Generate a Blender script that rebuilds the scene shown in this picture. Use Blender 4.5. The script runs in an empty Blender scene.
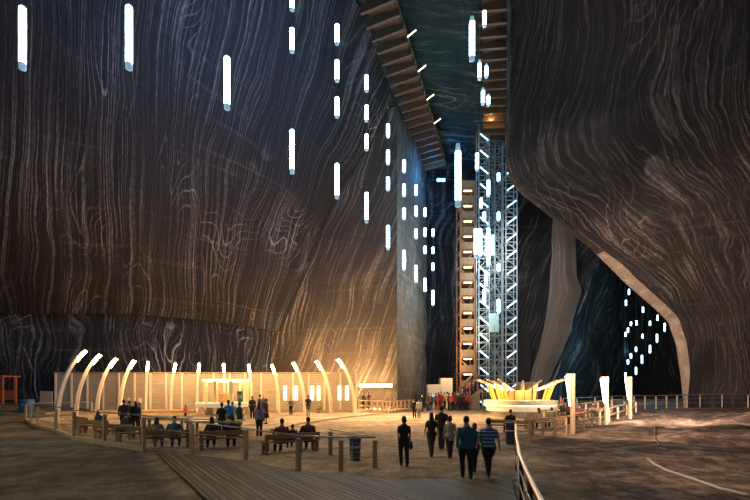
import bpy, math, random
from mathutils import Vector, Matrix, noise
random.seed(7)
PI = math.pi
scene = bpy.context.scene
COL = scene.collection
# ---------------------------------------------------------------- camera
CAMH, F = 2.43, 450.0
cam_d = bpy.data.cameras.new('camera'); cam = bpy.data.objects.new('camera', cam_d); COL.objects.link(cam)
cam.location = (0, 0, CAMH); cam.rotation_euler = (PI/2, 0, 0)
cam_d.sensor_width = 36; cam_d.lens = F/750*36; cam_d.shift_y = 139/750; cam_d.clip_end = 500
scene.camera = cam
vs = scene.view_settings
vs.view_transform = 'Standard'; vs.look = 'None'; vs.gamma = 1; vs.exposure = 0; vs.use_curve_mapping = False
try:
    scene.cycles.use_denoising = True
    scene.cycles.use_light_tree = True
    scene.cycles.max_bounces = 5
    scene.cycles.sample_clamp_indirect = 4
except Exception: pass

def sst(a, b, x):
    t = min(1, max(0, (x-a)/(b-a))); return t*t*(3-2*t)
def gz(x, y):
    """terrain height"""
    z = 0.95*sst(-26, -38, x)*sst(28, 44, y)
    r = sst(0.30*y+2.2, 0.42*y+9, x)
    if r > 0:
        n = noise.noise(Vector((x*.16, y*.16, 3)))*.5 + noise.noise(Vector((x*.5, y*.6, 7)))*.30 + noise.noise(Vector((x*1.3, y*1.6, 1)))*.13
        z += r*(n*(1-.75*sst(36, 46, y)) + .35 + .25*sst(28, 44, x))*sst(6, 14, y)
    z -= .25*sst(-14, -20, x)*sst(30, 24, y)*0
    return z
def P(u, v, Y): return Vector(((u-375)/F*Y, Y, CAMH-(v-389)/F*Y))
def G(u, v, dz=0):
    Y = CAMH*F/(v-389); return Vector(((u-375)/F*Y, Y, dz))
def Gt(u, v):
    p = G(u, v); p.z = gz(p.x, p.y); return p

# ---------------------------------------------------------------- materials
_m = {}
def mat(name, col, rough=.7, metal=0, emit=None, es=0, noise_amt=0.15, nscale=6, bump=0.0):
    if name in _m: return _m[name]
    m = bpy.data.materials.new(name); m.use_nodes = True
    nt = m.node_tree; b = nt.nodes['Principled BSDF']
    b.inputs['Roughness'].default_value = rough; b.inputs['Metallic'].default_value = metal
    if emit:
        b.inputs['Base Color'].default_value = (*col, 1)
        b.inputs['Emission Color'].default_value = (*emit, 1); b.inputs['Emission Strength'].default_value = es
    else:
        tc = nt.nodes.new('ShaderNodeTexCoord'); n = nt.nodes.new('ShaderNodeTexNoise')
        n.inputs['Scale'].default_value = nscale; n.inputs['Detail'].default_value = 4
        nt.links.new(tc.outputs['Object'], n.inputs['Vector'])
        mx = nt.nodes.new('ShaderNodeMix'); mx.data_type = 'RGBA'
        nt.links.new(n.outputs['Fac'], mx.inputs['Factor'])
        mx.inputs['A'].default_value = (*[c*(1-noise_amt) for c in col], 1)
        mx.inputs['B'].default_value = (*[min(1, c*(1+noise_amt)) for c in col], 1)
        nt.links.new(mx.outputs['Result'], b.inputs['Base Color'])
        if bump:
            bp = nt.nodes.new('ShaderNodeBump'); bp.inputs['Strength'].default_value = bump
            nt.links.new(n.outputs['Fac'], bp.inputs['Height']); nt.links.new(bp.outputs['Normal'], b.inputs['Normal'])
    _m[name] = m; return m
def wood(name, col, scale=(1, 1, 1), contrast=.35, rough=.65):
    if name in _m: return _m[name]
    m = bpy.data.materials.new(name); m.use_nodes = True; nt = m.node_tree; b = nt.nodes['Principled BSDF']
    b.inputs['Roughness'].default_value = rough
    tc = nt.nodes.new('ShaderNodeTexCoord'); mp = nt.nodes.new('ShaderNodeMapping'); mp.inputs['Scale'].default_value = scale
    n = nt.nodes.new('ShaderNodeTexNoise'); n.inputs['Scale'].default_value = 2.5; n.inputs['Detail'].default_value = 6; n.inputs['Distortion'].default_value = .6
    nt.links.new(tc.outputs['Object'], mp.inputs['Vector']); nt.links.new(mp.outputs['Vector'], n.inputs['Vector'])
    r = nt.nodes.new('ShaderNodeValToRGB')
    r.color_ramp.elements[0].position = .35; r.color_ramp.elements[1].position = .65
    r.color_ramp.elements[0].color = (*[c*(1-contrast) for c in col], 1); r.color_ramp.elements[1].color = (*col, 1)
    nt.links.new(n.outputs['Fac'], r.inputs['Fac']); nt.links.new(r.outputs['Color'], b.inputs['Base Color'])
    _m[name] = m; return m
def rock(name, dark, light, fu=1.2, fv=.06, warp=6, wscale=.05, swirl=.35, thr=(.50, .72), fine=True, hline=.25, bump=.5, swscale=.09, swn=34, tint=None):
    """salt rock: stretched-noise striations in UV metres, marbled by a warp"""
    m = bpy.data.materials.new(name); m.use_nodes = True; nt = m.node_tree; L = nt.links; N = nt.nodes
    b = N['Principled BSDF']; b.inputs['Roughness'].default_value = .75; b.inputs['Specular IOR Level'].default_value = .12
    uv = N.new('ShaderNodeUVMap'); uv.uv_map = 'UVMap'
    def vm(op, a, bb):
        n = N.new('ShaderNodeVectorMath'); n.operation = op
        for i, s in enumerate((a, bb)):
            if isinstance(s, tuple): n.inputs[i].default_value = s
            else: L.new(s, n.inputs[i])
        return n.outputs['Vector']
    def mth(op, a, bb=0):
        n = N.new('ShaderNodeMath'); n.operation = op; n.use_clamp = False
        for i, s in enumerate((a, bb)):
            if isinstance(s, (int, float)): n.inputs[i].default_value = s
            else: L.new(s, n.inputs[i])
        return n.outputs[0]
    def nz(vec, sc, det=4, dist=0, out='Fac'):
        n = N.new('ShaderNodeTexNoise'); n.inputs['Scale'].default_value = sc; n.inputs['Detail'].default_value = det
        n.inputs['Distortion'].default_value = dist; L.new(vec, n.inputs['Vector']); return n.outputs[out]
    def ramp(f, a, c):
        n = N.new('ShaderNodeMapRange'); n.interpolation_type = 'SMOOTHSTEP'
        n.inputs['From Min'].default_value = a; n.inputs['From Max'].default_value = c; L.new(f, n.inputs['Value']); return n.outputs['Result']
    p = uv.outputs['UV']
    w1 = vm('SUBTRACT', nz(p, wscale, 2, 0, 'Color'), (.5, .5, .5))
    w2 = vm('SUBTRACT', nz(p, wscale*4.5, 3, 0, 'Color'), (.5, .5, .5))
    q = vm('ADD', vm('ADD', p, vm('MULTIPLY', w1, (warp, warp*1.6, 0))), vm('MULTIPLY', w2, (warp*.16, warp*.25, 0)))
    a = nz(vm('MULTIPLY', q, (fu, fv, 1)), 1, 5)
    l1 = ramp(a, thr[0], thr[1])
    a2 = nz(vm('MULTIPLY', q, (fu*2.7, fv*2.0, 1)), 1, 4)
    l2 = ramp(a2, .54, .74)
    # marbled loops: iso-lines of a broad noise
    c = nz(vm('MULTIPLY', q, (1, .55, 1)), swscale, 2, .4)
    fr = mth('FRACT', mth('MULTIPLY', c, swn))
    tri = mth('ABSOLUTE', mth('SUBTRACT', fr, .5))
    l3 = mth('MULTIPLY', ramp(tri, .38, .5), ramp(nz(p, .11, 2), .46, .68))
    pick = nz(p, 2.6, 6)
    hl = ramp(nz(vm('MULTIPLY', p, (.05, 1.6, 1)), 1, 5), .55, .8)
    s = mth('ADD', mth('MULTIPLY', l1, .62), mth('MULTIPLY', l2, .5))
    s = mth('ADD', s, mth('MULTIPLY', l3, swirl*1.2))
    s = mth('ADD', s, mth('MULTIPLY', hl, hline*.5))
    s = mth('MULTIPLY', s, mth('ADD', mth('MULTIPLY', ramp(pick, .30, .66), .6), .4))
    s = mth('MULTIPLY', s, mth('ADD', mth('MULTIPLY', ramp(nz(p, .07, 3), .35, .7), .8), .35))
    mx = N.new('ShaderNodeMix'); mx.data_type = 'RGBA'; mx.clamp_factor = True
    L.new(s, mx.inputs['Factor']); mx.inputs['A'].default_value = (*dark, 1); mx.inputs['B'].default_value = (*light, 1)
    L.new(mx.outputs['Result'], b.inputs['Base Color'])
    bp = N.new('ShaderNodeBump'); bp.inputs['Strength'].default_value = bump; bp.inputs['Distance'].default_value = .25
    hgt = mth('ADD', s, mth('MULTIPLY', pick, .8)); L.new(hgt, bp.inputs['Height']); L.new(bp.outputs['Normal'], b.inputs['Normal'])
    return m
def soil(name, c1, c2, c3, sc=.6, bump=.8):
    m = bpy.data.materials.new(name); m.use_nodes = True; nt = m.node_tree; L = nt.links; N = nt.nodes
    b = N['Principled BSDF']; b.inputs['Roughness'].default_value = .85
    tc = N.new('ShaderNodeTexCoord')
    def nz(s, d, sc3=(1, 1, 1)):
        mp = N.new('ShaderNodeMapping'); mp.inputs['Scale'].default_value = sc3; L.new(tc.outputs['Object'], mp.inputs['Vector'])
        n = N.new('ShaderNodeTexNoise'); n.inputs['Scale'].default_value = s; n.inputs['Detail'].default_value = d; n.inputs['Roughness'].default_value = .65
        L.new(mp.outputs['Vector'], n.inputs['Vector']); return n.outputs['Fac']
    n1, n2, n3 = nz(sc, 8), nz(sc*6, 8, (1, .6, 1)), nz(sc*24, 4)
    r = N.new('ShaderNodeValToRGB'); e = r.color_ramp.elements
    e[0].position = .36; e[0].color = (*c1, 1); e[1].position = .64; e[1].color = (*c3, 1)
    k = e.new(.5); k.color = (*c2, 1)
    ad = N.new('ShaderNodeMath'); ad.operation = 'ADD'; L.new(n1, ad.inputs[0]); L.new(n2, ad.inputs[1])
    hf = N.new('ShaderNodeMath'); hf.operation = 'MULTIPLY'; hf.inputs[1].default_value = .5; L.new(ad.outputs[0], hf.inputs[0])
    L.new(hf.outputs[0], r.inputs['Fac']); L.new(r.outputs['Color'], b.inputs['Base Color'])
    a3 = N.new('ShaderNodeMath'); a3.operation = 'ADD'; L.new(n2, a3.inputs[0]); L.new(n3, a3.inputs[1])
    bp = N.new('ShaderNodeBump'); bp.inputs['Strength'].default_value = bump; bp.inputs['Distance'].default_value = .12
    L.new(a3.outputs[0], bp.inputs['Height']); L.new(bp.outputs['Normal'], b.inputs['Normal'])
    return m
def planks(name, ang, width=.14):
    """weathered boards running along direction `ang`, object space"""
    m = bpy.data.materials.new(name); m.use_nodes = True; nt = m.node_tree; L = nt.links; N = nt.nodes
    b = N['Principled BSDF']; b.inputs['Roughness'].default_value = .7
    tc = N.new('ShaderNodeTexCoord'); mp = N.new('ShaderNodeMapping'); mp.inputs['Rotation'].default_value = (0, 0, -ang)
    L.new(tc.outputs['Object'], mp.inputs['Vector'])
    sx = N.new('ShaderNodeSeparateXYZ'); L.new(mp.outputs['Vector'], sx.inputs[0])
    def mth(op, a, bb=0):
        n = N.new('ShaderNodeMath'); n.operation = op
        for i, s in enumerate((a, bb)):
            if isinstance(s, (int, float)): n.inputs[i].default_value = s
            else: L.new(s, n.inputs[i])
        return n.outputs[0]
    q = mth('DIVIDE', sx.outputs['Y'], width); fl = mth('FLOOR', q); fr = mth('FRACT', q)
    gap = mth('GREATER_THAN', fr, .22)
    wn = N.new('ShaderNodeTexWhiteNoise'); wn.noise_dimensions = '1D'; L.new(fl, wn.inputs['W'])
    cb = N.new('ShaderNodeCombineXYZ'); L.new(mth('MULTIPLY', sx.outputs['X'], .35), cb.inputs[0]); L.new(mth('MULTIPLY', sx.outputs['Y'], 6), cb.inputs[1]); L.new(wn.outputs['Value'], cb.inputs[2])
    n = N.new('ShaderNodeTexNoise'); n.inputs['Scale'].default_value = 2.2; n.inputs['Detail'].default_value = 6; L.new(cb.outputs[0], n.inputs['Vector'])
    f = mth('ADD', mth('MULTIPLY', n.outputs['Fac'], .8), mth('MULTIPLY', wn.outputs['Value'], .15))
    r = N.new('ShaderNodeValToRGB'); e = r.color_ramp.elements
    e[0].position = .3; e[0].color = (.04, .033, .024, 1); e[1].position = .8; e[1].color = (.29, .23, .15, 1); L.new(f, r.inputs['Fac'])
    mx = N.new('ShaderNodeMix'); mx.data_type = 'RGBA'; L.new(gap, mx.inputs['Factor']); mx.inputs['A'].default_value = (.008, .007, .006, 1)
    L.new(r.outputs['Color'], mx.inputs['B']); L.new(mx.outputs['Result'], b.inputs['Base Color'])
    bp = N.new('ShaderNodeBump'); bp.inputs['Strength'].default_value = .8; bp.inputs['Distance'].default_value = .03; L.new(gap, bp.inputs['Height']); L.new(bp.outputs['Normal'], b.inputs['Normal'])
    return m

M_TIMBER = wood('pale timber', (.52, .38, .22), (3, 3, .6))
M_OLD = wood('weathered timber', (.46, .35, .22), (3, 3, .7))
M_BENCH = wood('brown bench timber', (.30, .18, .09), (1, 3, 3))
M_GALL = wood('gallery timber', (.30, .15, .06), (2, 2, 2), .5)
M_GALLW = wood('gallery walk boards', (.085, .042, .017), (6, 2, 2), .6)
M_GALLD = wood('dark gallery timber', (.10, .05, .02), (2, 2, 2), .5)
M_STEEL = mat('galvanised steel', (.42, .45, .48), .4, .7)
M_RAIL = mat('dull steel handrail', (.30, .34, .36), .35, .8)
M_DARK = mat('dark metal', (.03, .035, .04), .5, .5)
M_TUBE = mat('cold tube glow', (.9, .95, 1), emit=(.50, .78, 1), es=26)
M_TUBES = mat('cold small tube glow', (.9, .95, 1), emit=(.50, .78, 1), es=13)
M_CLEAR = mat('milky tube end', (.35, .5, .6), .25, emit=(.3, .6, .8), es=.5)
M_WARM = mat('warm lamp glow', (1, .9, .7), emit=(1, .66, .28), es=30)
M_WARM2 = mat('soft warm lamp glow', (1, .9, .7), emit=(1, .62, .25), es=10)
M_NEUT = mat('white lamp glow', (1, .95, .85), emit=(1, .78, .46), es=4)
M_BLUE = mat('blue diagonal tube glow', (.7, .9, 1), emit=(.38, .72, 1), es=2.6)
M_WIRE = mat('steel wire', (.04, .06, .07), .7, 0)
M_NAVY = mat('navy plastic', (.012, .018, .035), .4)
M_WHITE = mat('white painted board', (.75, .68, .55), .6)

# ---------------------------------------------------------------- mesh builder
class MB:
    def __init__(s): s.v = []; s.f = []
    def add(s, vs, fs):
        o = len(s.v); s.v += [tuple(x) for x in vs]; s.f += [tuple(i+o for i in f) for f in fs]; return s
    def box(s, c, size, rz=0, bev=0):
        c = Vector(c); h = [x/2 for x in size]; R = Matrix.Rotation(rz, 3, 'Z')
        vs = [c + R @ Vector((sx*h[0], sy*h[1], sz*h[2])) for sz in (-1, 1) for sy in (-1, 1) for sx in (-1, 1)]
        return s.add(vs, [(0, 2, 3, 1), (4, 5, 7, 6), (0, 1, 5, 4), (2, 6, 7, 3), (0, 4, 6, 2), (1, 3, 7, 5)])
    def beam(s, a, b, w, h, up=(0, 0, 1)):
        a, b = Vector(a), Vector(b); d = (b-a).normalized(); up = Vector(up)
        if abs(d.dot(up)) > .98: up = Vector((0, 1, 0))
        x = d.cross(up).normalized(); z = x.cross(d)
        vs = [p + x*sx*w/2 + z*sz*h/2 for p in (a, b) for sx, sz in ((-1, -1), (1, -1), (1, 1), (-1, 1))]
        return s.add(vs, [(3, 2, 1, 0), (4, 5, 6, 7), (0, 1, 5, 4), (1, 2, 6, 5), (2, 3, 7, 6), (3, 0, 4, 7)])
    def tube(s, pts, rad, n=8, cap=True):
        pts = [Vector(p) for p in pts]; rr = rad if isinstance(rad, (list, tuple)) else [rad]*len(pts)
        vs = []; fs = []; prev = None
        for i, p in enumerate(pts):
            d = (pts[min(i+1, len(pts)-1)] - pts[max(i-1, 0)]).normalized()
            if prev is None:
                up = Vector((0, 0, 1)) if abs(d.z) < .9 else Vector((0, 1, 0)); x = d.cross(up).normalized()
            else:
                x = (prev - d*prev.dot(d)).normalized()
            prev = x; y = d.cross(x)
            for k in range(n):
                a = 2*PI*k/n; vs.append(p + (x*math.cos(a)+y*math.sin(a))*rr[i])
        for i in range(len(pts)-1):
            for k in range(n): fs.append((i*n+k, i*n+(k+1) % n, (i+1)*n+(k+1) % n, (i+1)*n+k))
        if cap: fs += [tuple(range(n-1, -1, -1)), tuple(range((len(pts)-1)*n, len(pts)*n))]
        return s.add(vs, fs)
    def ell(s, c, r, nu=14, nv=9, R=None):
        c = Vector(c); vs = []; fs = []
        for j in range(nv+1):
            t = PI*j/nv
            for i in range(nu):
                a = 2*PI*i/nu; q = Vector((math.sin(t)*math.cos(a)*r[0], math.sin(t)*math.sin(a)*r[1], math.cos(t)*r[2]))
                if R: q = R @ q
                vs.append(c+q)
        for j in range(nv):
            for i in range(nu): fs.append((j*nu+i, (j+1)*nu+i, (j+1)*nu+(i+1) % nu, j*nu+(i+1) % nu))
        return s.add(vs, fs)
    def lathe(s, c, prof, n=40, a0=0, a1=2*PI):
        c = Vector(c); full = abs(a1-a0-2*PI) < 1e-4; m = n if full else n+1; vs = []; fs = []; k = len(prof)
        for i in range(m):
            a = a0+(a1-a0)*i/n
            for r, z in prof: vs.append(c+Vector((r*math.cos(a), r*math.sin(a), z)))
        for i in range(n):
            for j in range(k-1): fs.append((i*k+j, ((i+1) % m)*k+j, ((i+1) % m)*k+j+1, i*k+j+1))
        return s.add(vs, fs)
    def loft(s, rings):
        n = len(rings[0]); vs = [p for r in rings for p in r]; fs = []
        for i in range(len(rings)-1):
            for k in range(n): fs.append((i*n+k, i*n+(k+1) % n, (i+1)*n+(k+1) % n, (i+1)*n+k))
        fs += [tuple(range(n-1, -1, -1)), tuple(range((len(rings)-1)*n, len(rings)*n))]
        return s.add(vs, fs)
    def mesh(s, name):
        me = bpy.data.meshes.new(name); me.from_pydata(s.v, [], s.f); me.update(); return me
    def build(s, name, m, parent=None, smooth=False, loc=None, bevel=0):
        me = s.mesh(name); me.materials.append(m)
        if smooth:
            for p in me.polygons: p.use_smooth = True
        o = bpy.data.objects.new(name, me); COL.objects.link(o)
        if parent: o.parent = parent
        if loc is not None: o.location = loc
        if bevel:
            b = o.modifiers.new('bevel', 'BEVEL'); b.width = bevel; b.segments = 2; b.limit_method = 'ANGLE'
        return o
def tag(o, label=None, cat=None, group=None, kind=None):
    if label: o['label'] = label
    if cat: o['category'] = cat
    if group: o['group'] = group
    if kind: o['kind'] = kind
    return o
def thing(name, label, cat, loc=(0, 0, 0), rz=0, group=None):
    o = bpy.data.objects.new(name, None); COL.objects.link(o); o.location = loc; o.rotation_euler = (0, 0, rz)
    o.empty_display_size = .2
    return tag(o, label, cat, group)
def copy_tree(o, parent=None):
    c = o.copy(); COL.objects.link(c)
    if parent: c.parent = parent
    for ch in list(o.children): copy_tree(ch, c)
    return c
def grid(name, m, fn, nu, nv, uvfn, kind='structure', thick=0):
    """surface fn(s,t) with a UV in metres"""
    vs = [fn(i/nu, j/nv) for j in range(nv+1) for i in range(nu+1)]
    fs = [(j*(nu+1)+i, j*(nu+1)+i+1, (j+1)*(nu+1)+i+1, (j+1)*(nu+1)+i) for j in range(nv) for i in range(nu)]
    me = bpy.data.meshes.new(name); me.from_pydata([tuple(v) for v in vs], [], fs)
    ul = me.uv_layers.new(name='UVMap')
    uvs = [uvfn(i/nu, j/nv) for j in range(nv+1) for i in range(nu+1)]
    for lp in me.loops: ul.data[lp.index].uv = uvs[lp.vertex_index]
    for p in me.polygons: p.use_smooth = True
    me.materials.append(m); o = bpy.data.objects.new(name, me); COL.objects.link(o)
    o['kind'] = kind
    return o
def lerp(a, b, t): return a+(b-a)*t
def table(tab, s):
    """piecewise-linear lookup of Vectors, tab = [(s, Vector)...]"""
    for (s0, p0), (s1, p1) in zip(tab, tab[1:]):
        if s <= s1 or (s1, p1) == tab[-1]: return lerp(p0, p1, (s-s0)/(s1-s0))
def smooth_table(tab, s):
    h = .04; return (table(tab, max(tab[0][0], s-h)) + table(tab, s)*2 + table(tab, min(tab[-1][0], s+h)))/4

# ================================================================ THE SETTING
R_LEFT = rock('striated salt left', (.014, .014, .016), (.42, .40, .38), fu=3.4, fv=.035, warp=6, swirl=.35, thr=(.5, .8))
R_LOW = rock('marbled salt lower left', (.012, .013, .016), (.32, .33, .36), fu=2.2, fv=.07, warp=13, wscale=.07, swirl=.9, swscale=.07)
R_B = rock('ribbed salt centre', (.05, .042, .034), (.62, .53, .40), fu=2.6, fv=.10, warp=7, swirl=.2)
R_C = rock('sawn salt face', (.13, .12, .10), (.62, .58, .50), fu=2.2, fv=.5, warp=4, swirl=.25, hline=.8)
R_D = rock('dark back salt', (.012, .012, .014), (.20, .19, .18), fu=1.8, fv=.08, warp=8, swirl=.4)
R_G = rock('brown salt pillar', (.10, .082, .068), (.50, .43, .37), fu=1.6, fv=.05, warp=5, swirl=.2)
R_E = rock('overhanging salt', (.022, .019, .018), (.32, .26, .225), fu=3.2, fv=.18, warp=14, wscale=.05, swirl=.4, thr=(.46, .80), hline=.3, swscale=.05, swn=60)
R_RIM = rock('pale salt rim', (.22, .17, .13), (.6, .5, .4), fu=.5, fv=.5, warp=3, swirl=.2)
R_F = rock('swirled teal salt', (.016, .024, .028), (.26, .36, .40), fu=1.1, fv=.12, warp=20, wscale=.06, swirl=1.0, swscale=.08)
R_CEIL = rock('banded ceiling salt', (.010, .020, .020), (.20, .32, .29), fu=.10, fv=.9, warp=9, swirl=.7)

# --- left wall (leaning overhead), split by the ledge
V3 = Vector
ledge = [(0, V3((-62, 26, 10.5))), (.18, V3((-49.5, 39.5, 10.4))), (.34, V3((-38.2, 46.5, 10.2))), (.56, V3((-27.0, 50.2, 10.8))), (.78, V3((-19.2, 54, 10.6))), (.92, V3((-13.6, 56.2, 9.9))), (1, V3((-11.6, 57.4, 9.7)))]
top = [(0, V3((-20.5, -16, 35))), (.18, V3((-13.2, 3, 35))), (.34, V3((-10.2, 11.5, 35))), (.56, V3((-7.7, 18, 35))), (.78, V3((-4.6, 28, 35))), (.92, V3((-.6, 40, 35))), (1, V3((2.6, 51.6, 35)))]
base = [(s, V3((p.x*1.03-.4, p.y*1.03, -.3))) for s, p in ledge]
def dn(p, a=.5, f=.12): return noise.noise(p*f)*a + noise.noise(p*f*3.5)*a*.3
def wl(s, t):
    p = lerp(smooth_table(ledge, s), smooth_table(top, s), t)
    n = dn(p, .9)
    return p + V3((.75, -.65, 0))*(n*min(1, t*4) - 1.6*math.sin(PI*t))
grid('wall_left', R_LEFT, wl, 110, 60, lambda s, t: (s*66, t*34+10))
def wlb(s, t):
    p = lerp(smooth_table(base, s), smooth_table(ledge, s)+V3((-1.1, 1.1, .15)), t)
    return p + V3((.75, -.65, 0))*dn(p, .8)*(1-t*.6)
grid('wall_left_lower', R_LOW, wlb, 90, 14, lambda s, t: (s*66+200, t*10))
grid('trim_ledge', R_LOW, lambda s, t: lerp(smooth_table(ledge, s), smooth_table(ledge, s)+V3((-1.2, 1.2, .15)), t)+V3((.75, -.65, 0))*0, 90, 2, lambda s, t: (s*66+200, t*1.5))
# --- centre wall B with its sawn side C
b0, b1, c1 = V3((-14.5, 58.6, 0)), V3((2.55, 51.6, 0)), V3((7.6, 66.5, 0))
def wb(s, t):
    p = lerp(b0, b1, s) + V3((0, 0, t*35.2-.3)); return p + V3((.3, -.9, 0))*dn(p, .55)*min(1, (1-s)*8)
grid('wall_center', R_B, wb, 50, 60, lambda s, t: ((s*18+(t*34)*-.42)+300, t*34))
def wc(s, t):
    p = lerp(b1, c1, s) + V3((0, 0, t*35.2-.3)); return p + V3((.9, -.3, 0))*dn(p, .3, .3)*min(1, s*8)
grid('wall_center_side', R_C, wc, 24, 60, lambda s, t: (s*15+400, t*34))
# --- back wall D, brown pillar strip G
def wd(s, t):
    z = t*35.5-.3; xr = 25.2 + z*.37
    if z > 21: xr = 25.2+21*.37+(z-21)*.9
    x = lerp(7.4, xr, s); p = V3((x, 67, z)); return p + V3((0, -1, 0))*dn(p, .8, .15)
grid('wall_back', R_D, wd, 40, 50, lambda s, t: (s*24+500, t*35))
def wg(s, t):
    z = t*32-.3; v = 389-(z-CAMH)/65*F
    def at(tab):
        for (v0, u0), (v1, u1) in zip(tab, tab[1:]):
            if v >= v1: return u0+(u1-u0)*(v-v0)/(v1-v0)
        return tab[-1][1]
    ul = at([(410, 522), (385, 528), (330, 544), (290, 550), (225, 552), (200, 554)])
    ur = at([(410, 537), (385, 548), (330, 571), (320, 573), (292, 581), (276, 577), (225, 575), (200, 574)])
    u = ul+(ur-ul)*s; y = 65.2 - .8*math.sin(PI*s)
    p = V3(((u-375)/F*y, y, z)); return p + V3((0, -1, 0))*dn(p, .5, .3)
grid('wall_back_pillar', R_G, wg, 14, 60, lambda s, t: (s*5+600, t*25))
# --- side chamber: leaning swirled wall F and darkness beyond it
def wf(s, t):
    z = t*40-.4; p = V3((lerp(27.5, 62, s) + z*.42*(1-s) - z*.02, lerp(72, 104, s)+z*.12, z)); return p + V3((.5, -.8, 0))*dn(p, 1.6, .12)
grid('wall_chamber', R_F, wf, 60, 50, lambda s, t: (s*46+700, t*38))
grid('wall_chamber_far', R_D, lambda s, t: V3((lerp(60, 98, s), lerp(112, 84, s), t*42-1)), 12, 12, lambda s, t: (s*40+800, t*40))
# --- overhanging right mass E with the arch edge
sil = [(507, -40, 33.5), (507, 60, 34), (506.5, 120, 34), (505, 160, 34), (511, 183, 34.6), (521, 194, 35.2), (552, 218, 37), (592, 250, 40), (625, 283, 42.5), (655, 309, 44.5), (668, 322, 45.5), (676, 345, 46.2), (681, 380, 47.2), (684, 412.5, 48)]
silp = [P(*q) for q in sil]
cum = [0]
for a, b in zip(silp, silp[1:]): cum.append(cum[-1]+(b-a).length)
esil = [(c/cum[-1], p) for c, p in zip(cum, silp)]
right = [(0, V3((30, 22, 36))), (.15, V3((36, 27, 33))), (.35, V3((44, 33, 27))), (.6, V3((54, 40, 17))), (.85, V3((58, 45, 6))), (1, V3((60, 46, -.4)))]
def fr_off(s):   # how far the front lip stands off the silhouette
    k = sst(.50, .62, s)*(1-sst(.90, .99, s)); return k
def we(s, t):
    a = table(esil, s); lip = V3((.6*fr_off(s)+.12, -.5, .36*fr_off(s))); a2 = a+lip
    b = table(right, s); p = lerp(a2, b, t)
    # the face bellies toward the hall and tucks in where it becomes the pillar
    bel = math.sin(PI*min(1, t*1.15)) * (3.0*(1-s*.8))
    p += V3((-.35, -.9, 0))*bel*min(1, t*5)
    p += V3((-.5, -.85, 0))*dn(p, 1.5, .09)*min(1, t*10)
    # pillar waist crease
    return p
grid('wall_right', R_E, we, 90, 70, lambda s, t: (t*42+900+s*5, (1-s)*40))
def wr(s, t):
    a = table(esil, s); lip = V3((.6*fr_off(s)+.12, -.5, .36*fr_off(s)))
    if t <= .4: return a+lip*(1-t/.4)
    k = (t-.4)/.6; d = V3((a.x, a.y, a.z-CAMH)).normalized()
    return a + (d*9 + V3((2.2, 0, 1.6 if a.z > 4 else 0)))*k
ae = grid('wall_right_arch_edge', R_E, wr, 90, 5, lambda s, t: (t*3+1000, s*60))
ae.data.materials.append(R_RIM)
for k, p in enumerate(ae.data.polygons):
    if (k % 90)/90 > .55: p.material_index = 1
# --- ceiling and roof over the side chamber
def wce(s, t):
    Y = -16+t*86; xl = -20.5+(Y+16)*.338-1; p = V3((lerp(xl, 0.29*Y+9, s), Y, 35.1)); return p+V3((0, 0, 1))*dn(p, .7, .15)
grid('ceiling', R_CEIL, wce, 30, 70, lambda s, t: (s*22+1200, t*86))
grid('ceiling_chamber', R_D, lambda s, t: V3((lerp(24, 100, s), lerp(50, 116, t), 41)), 4, 4, lambda s, t: (s*60, t*60))

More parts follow.
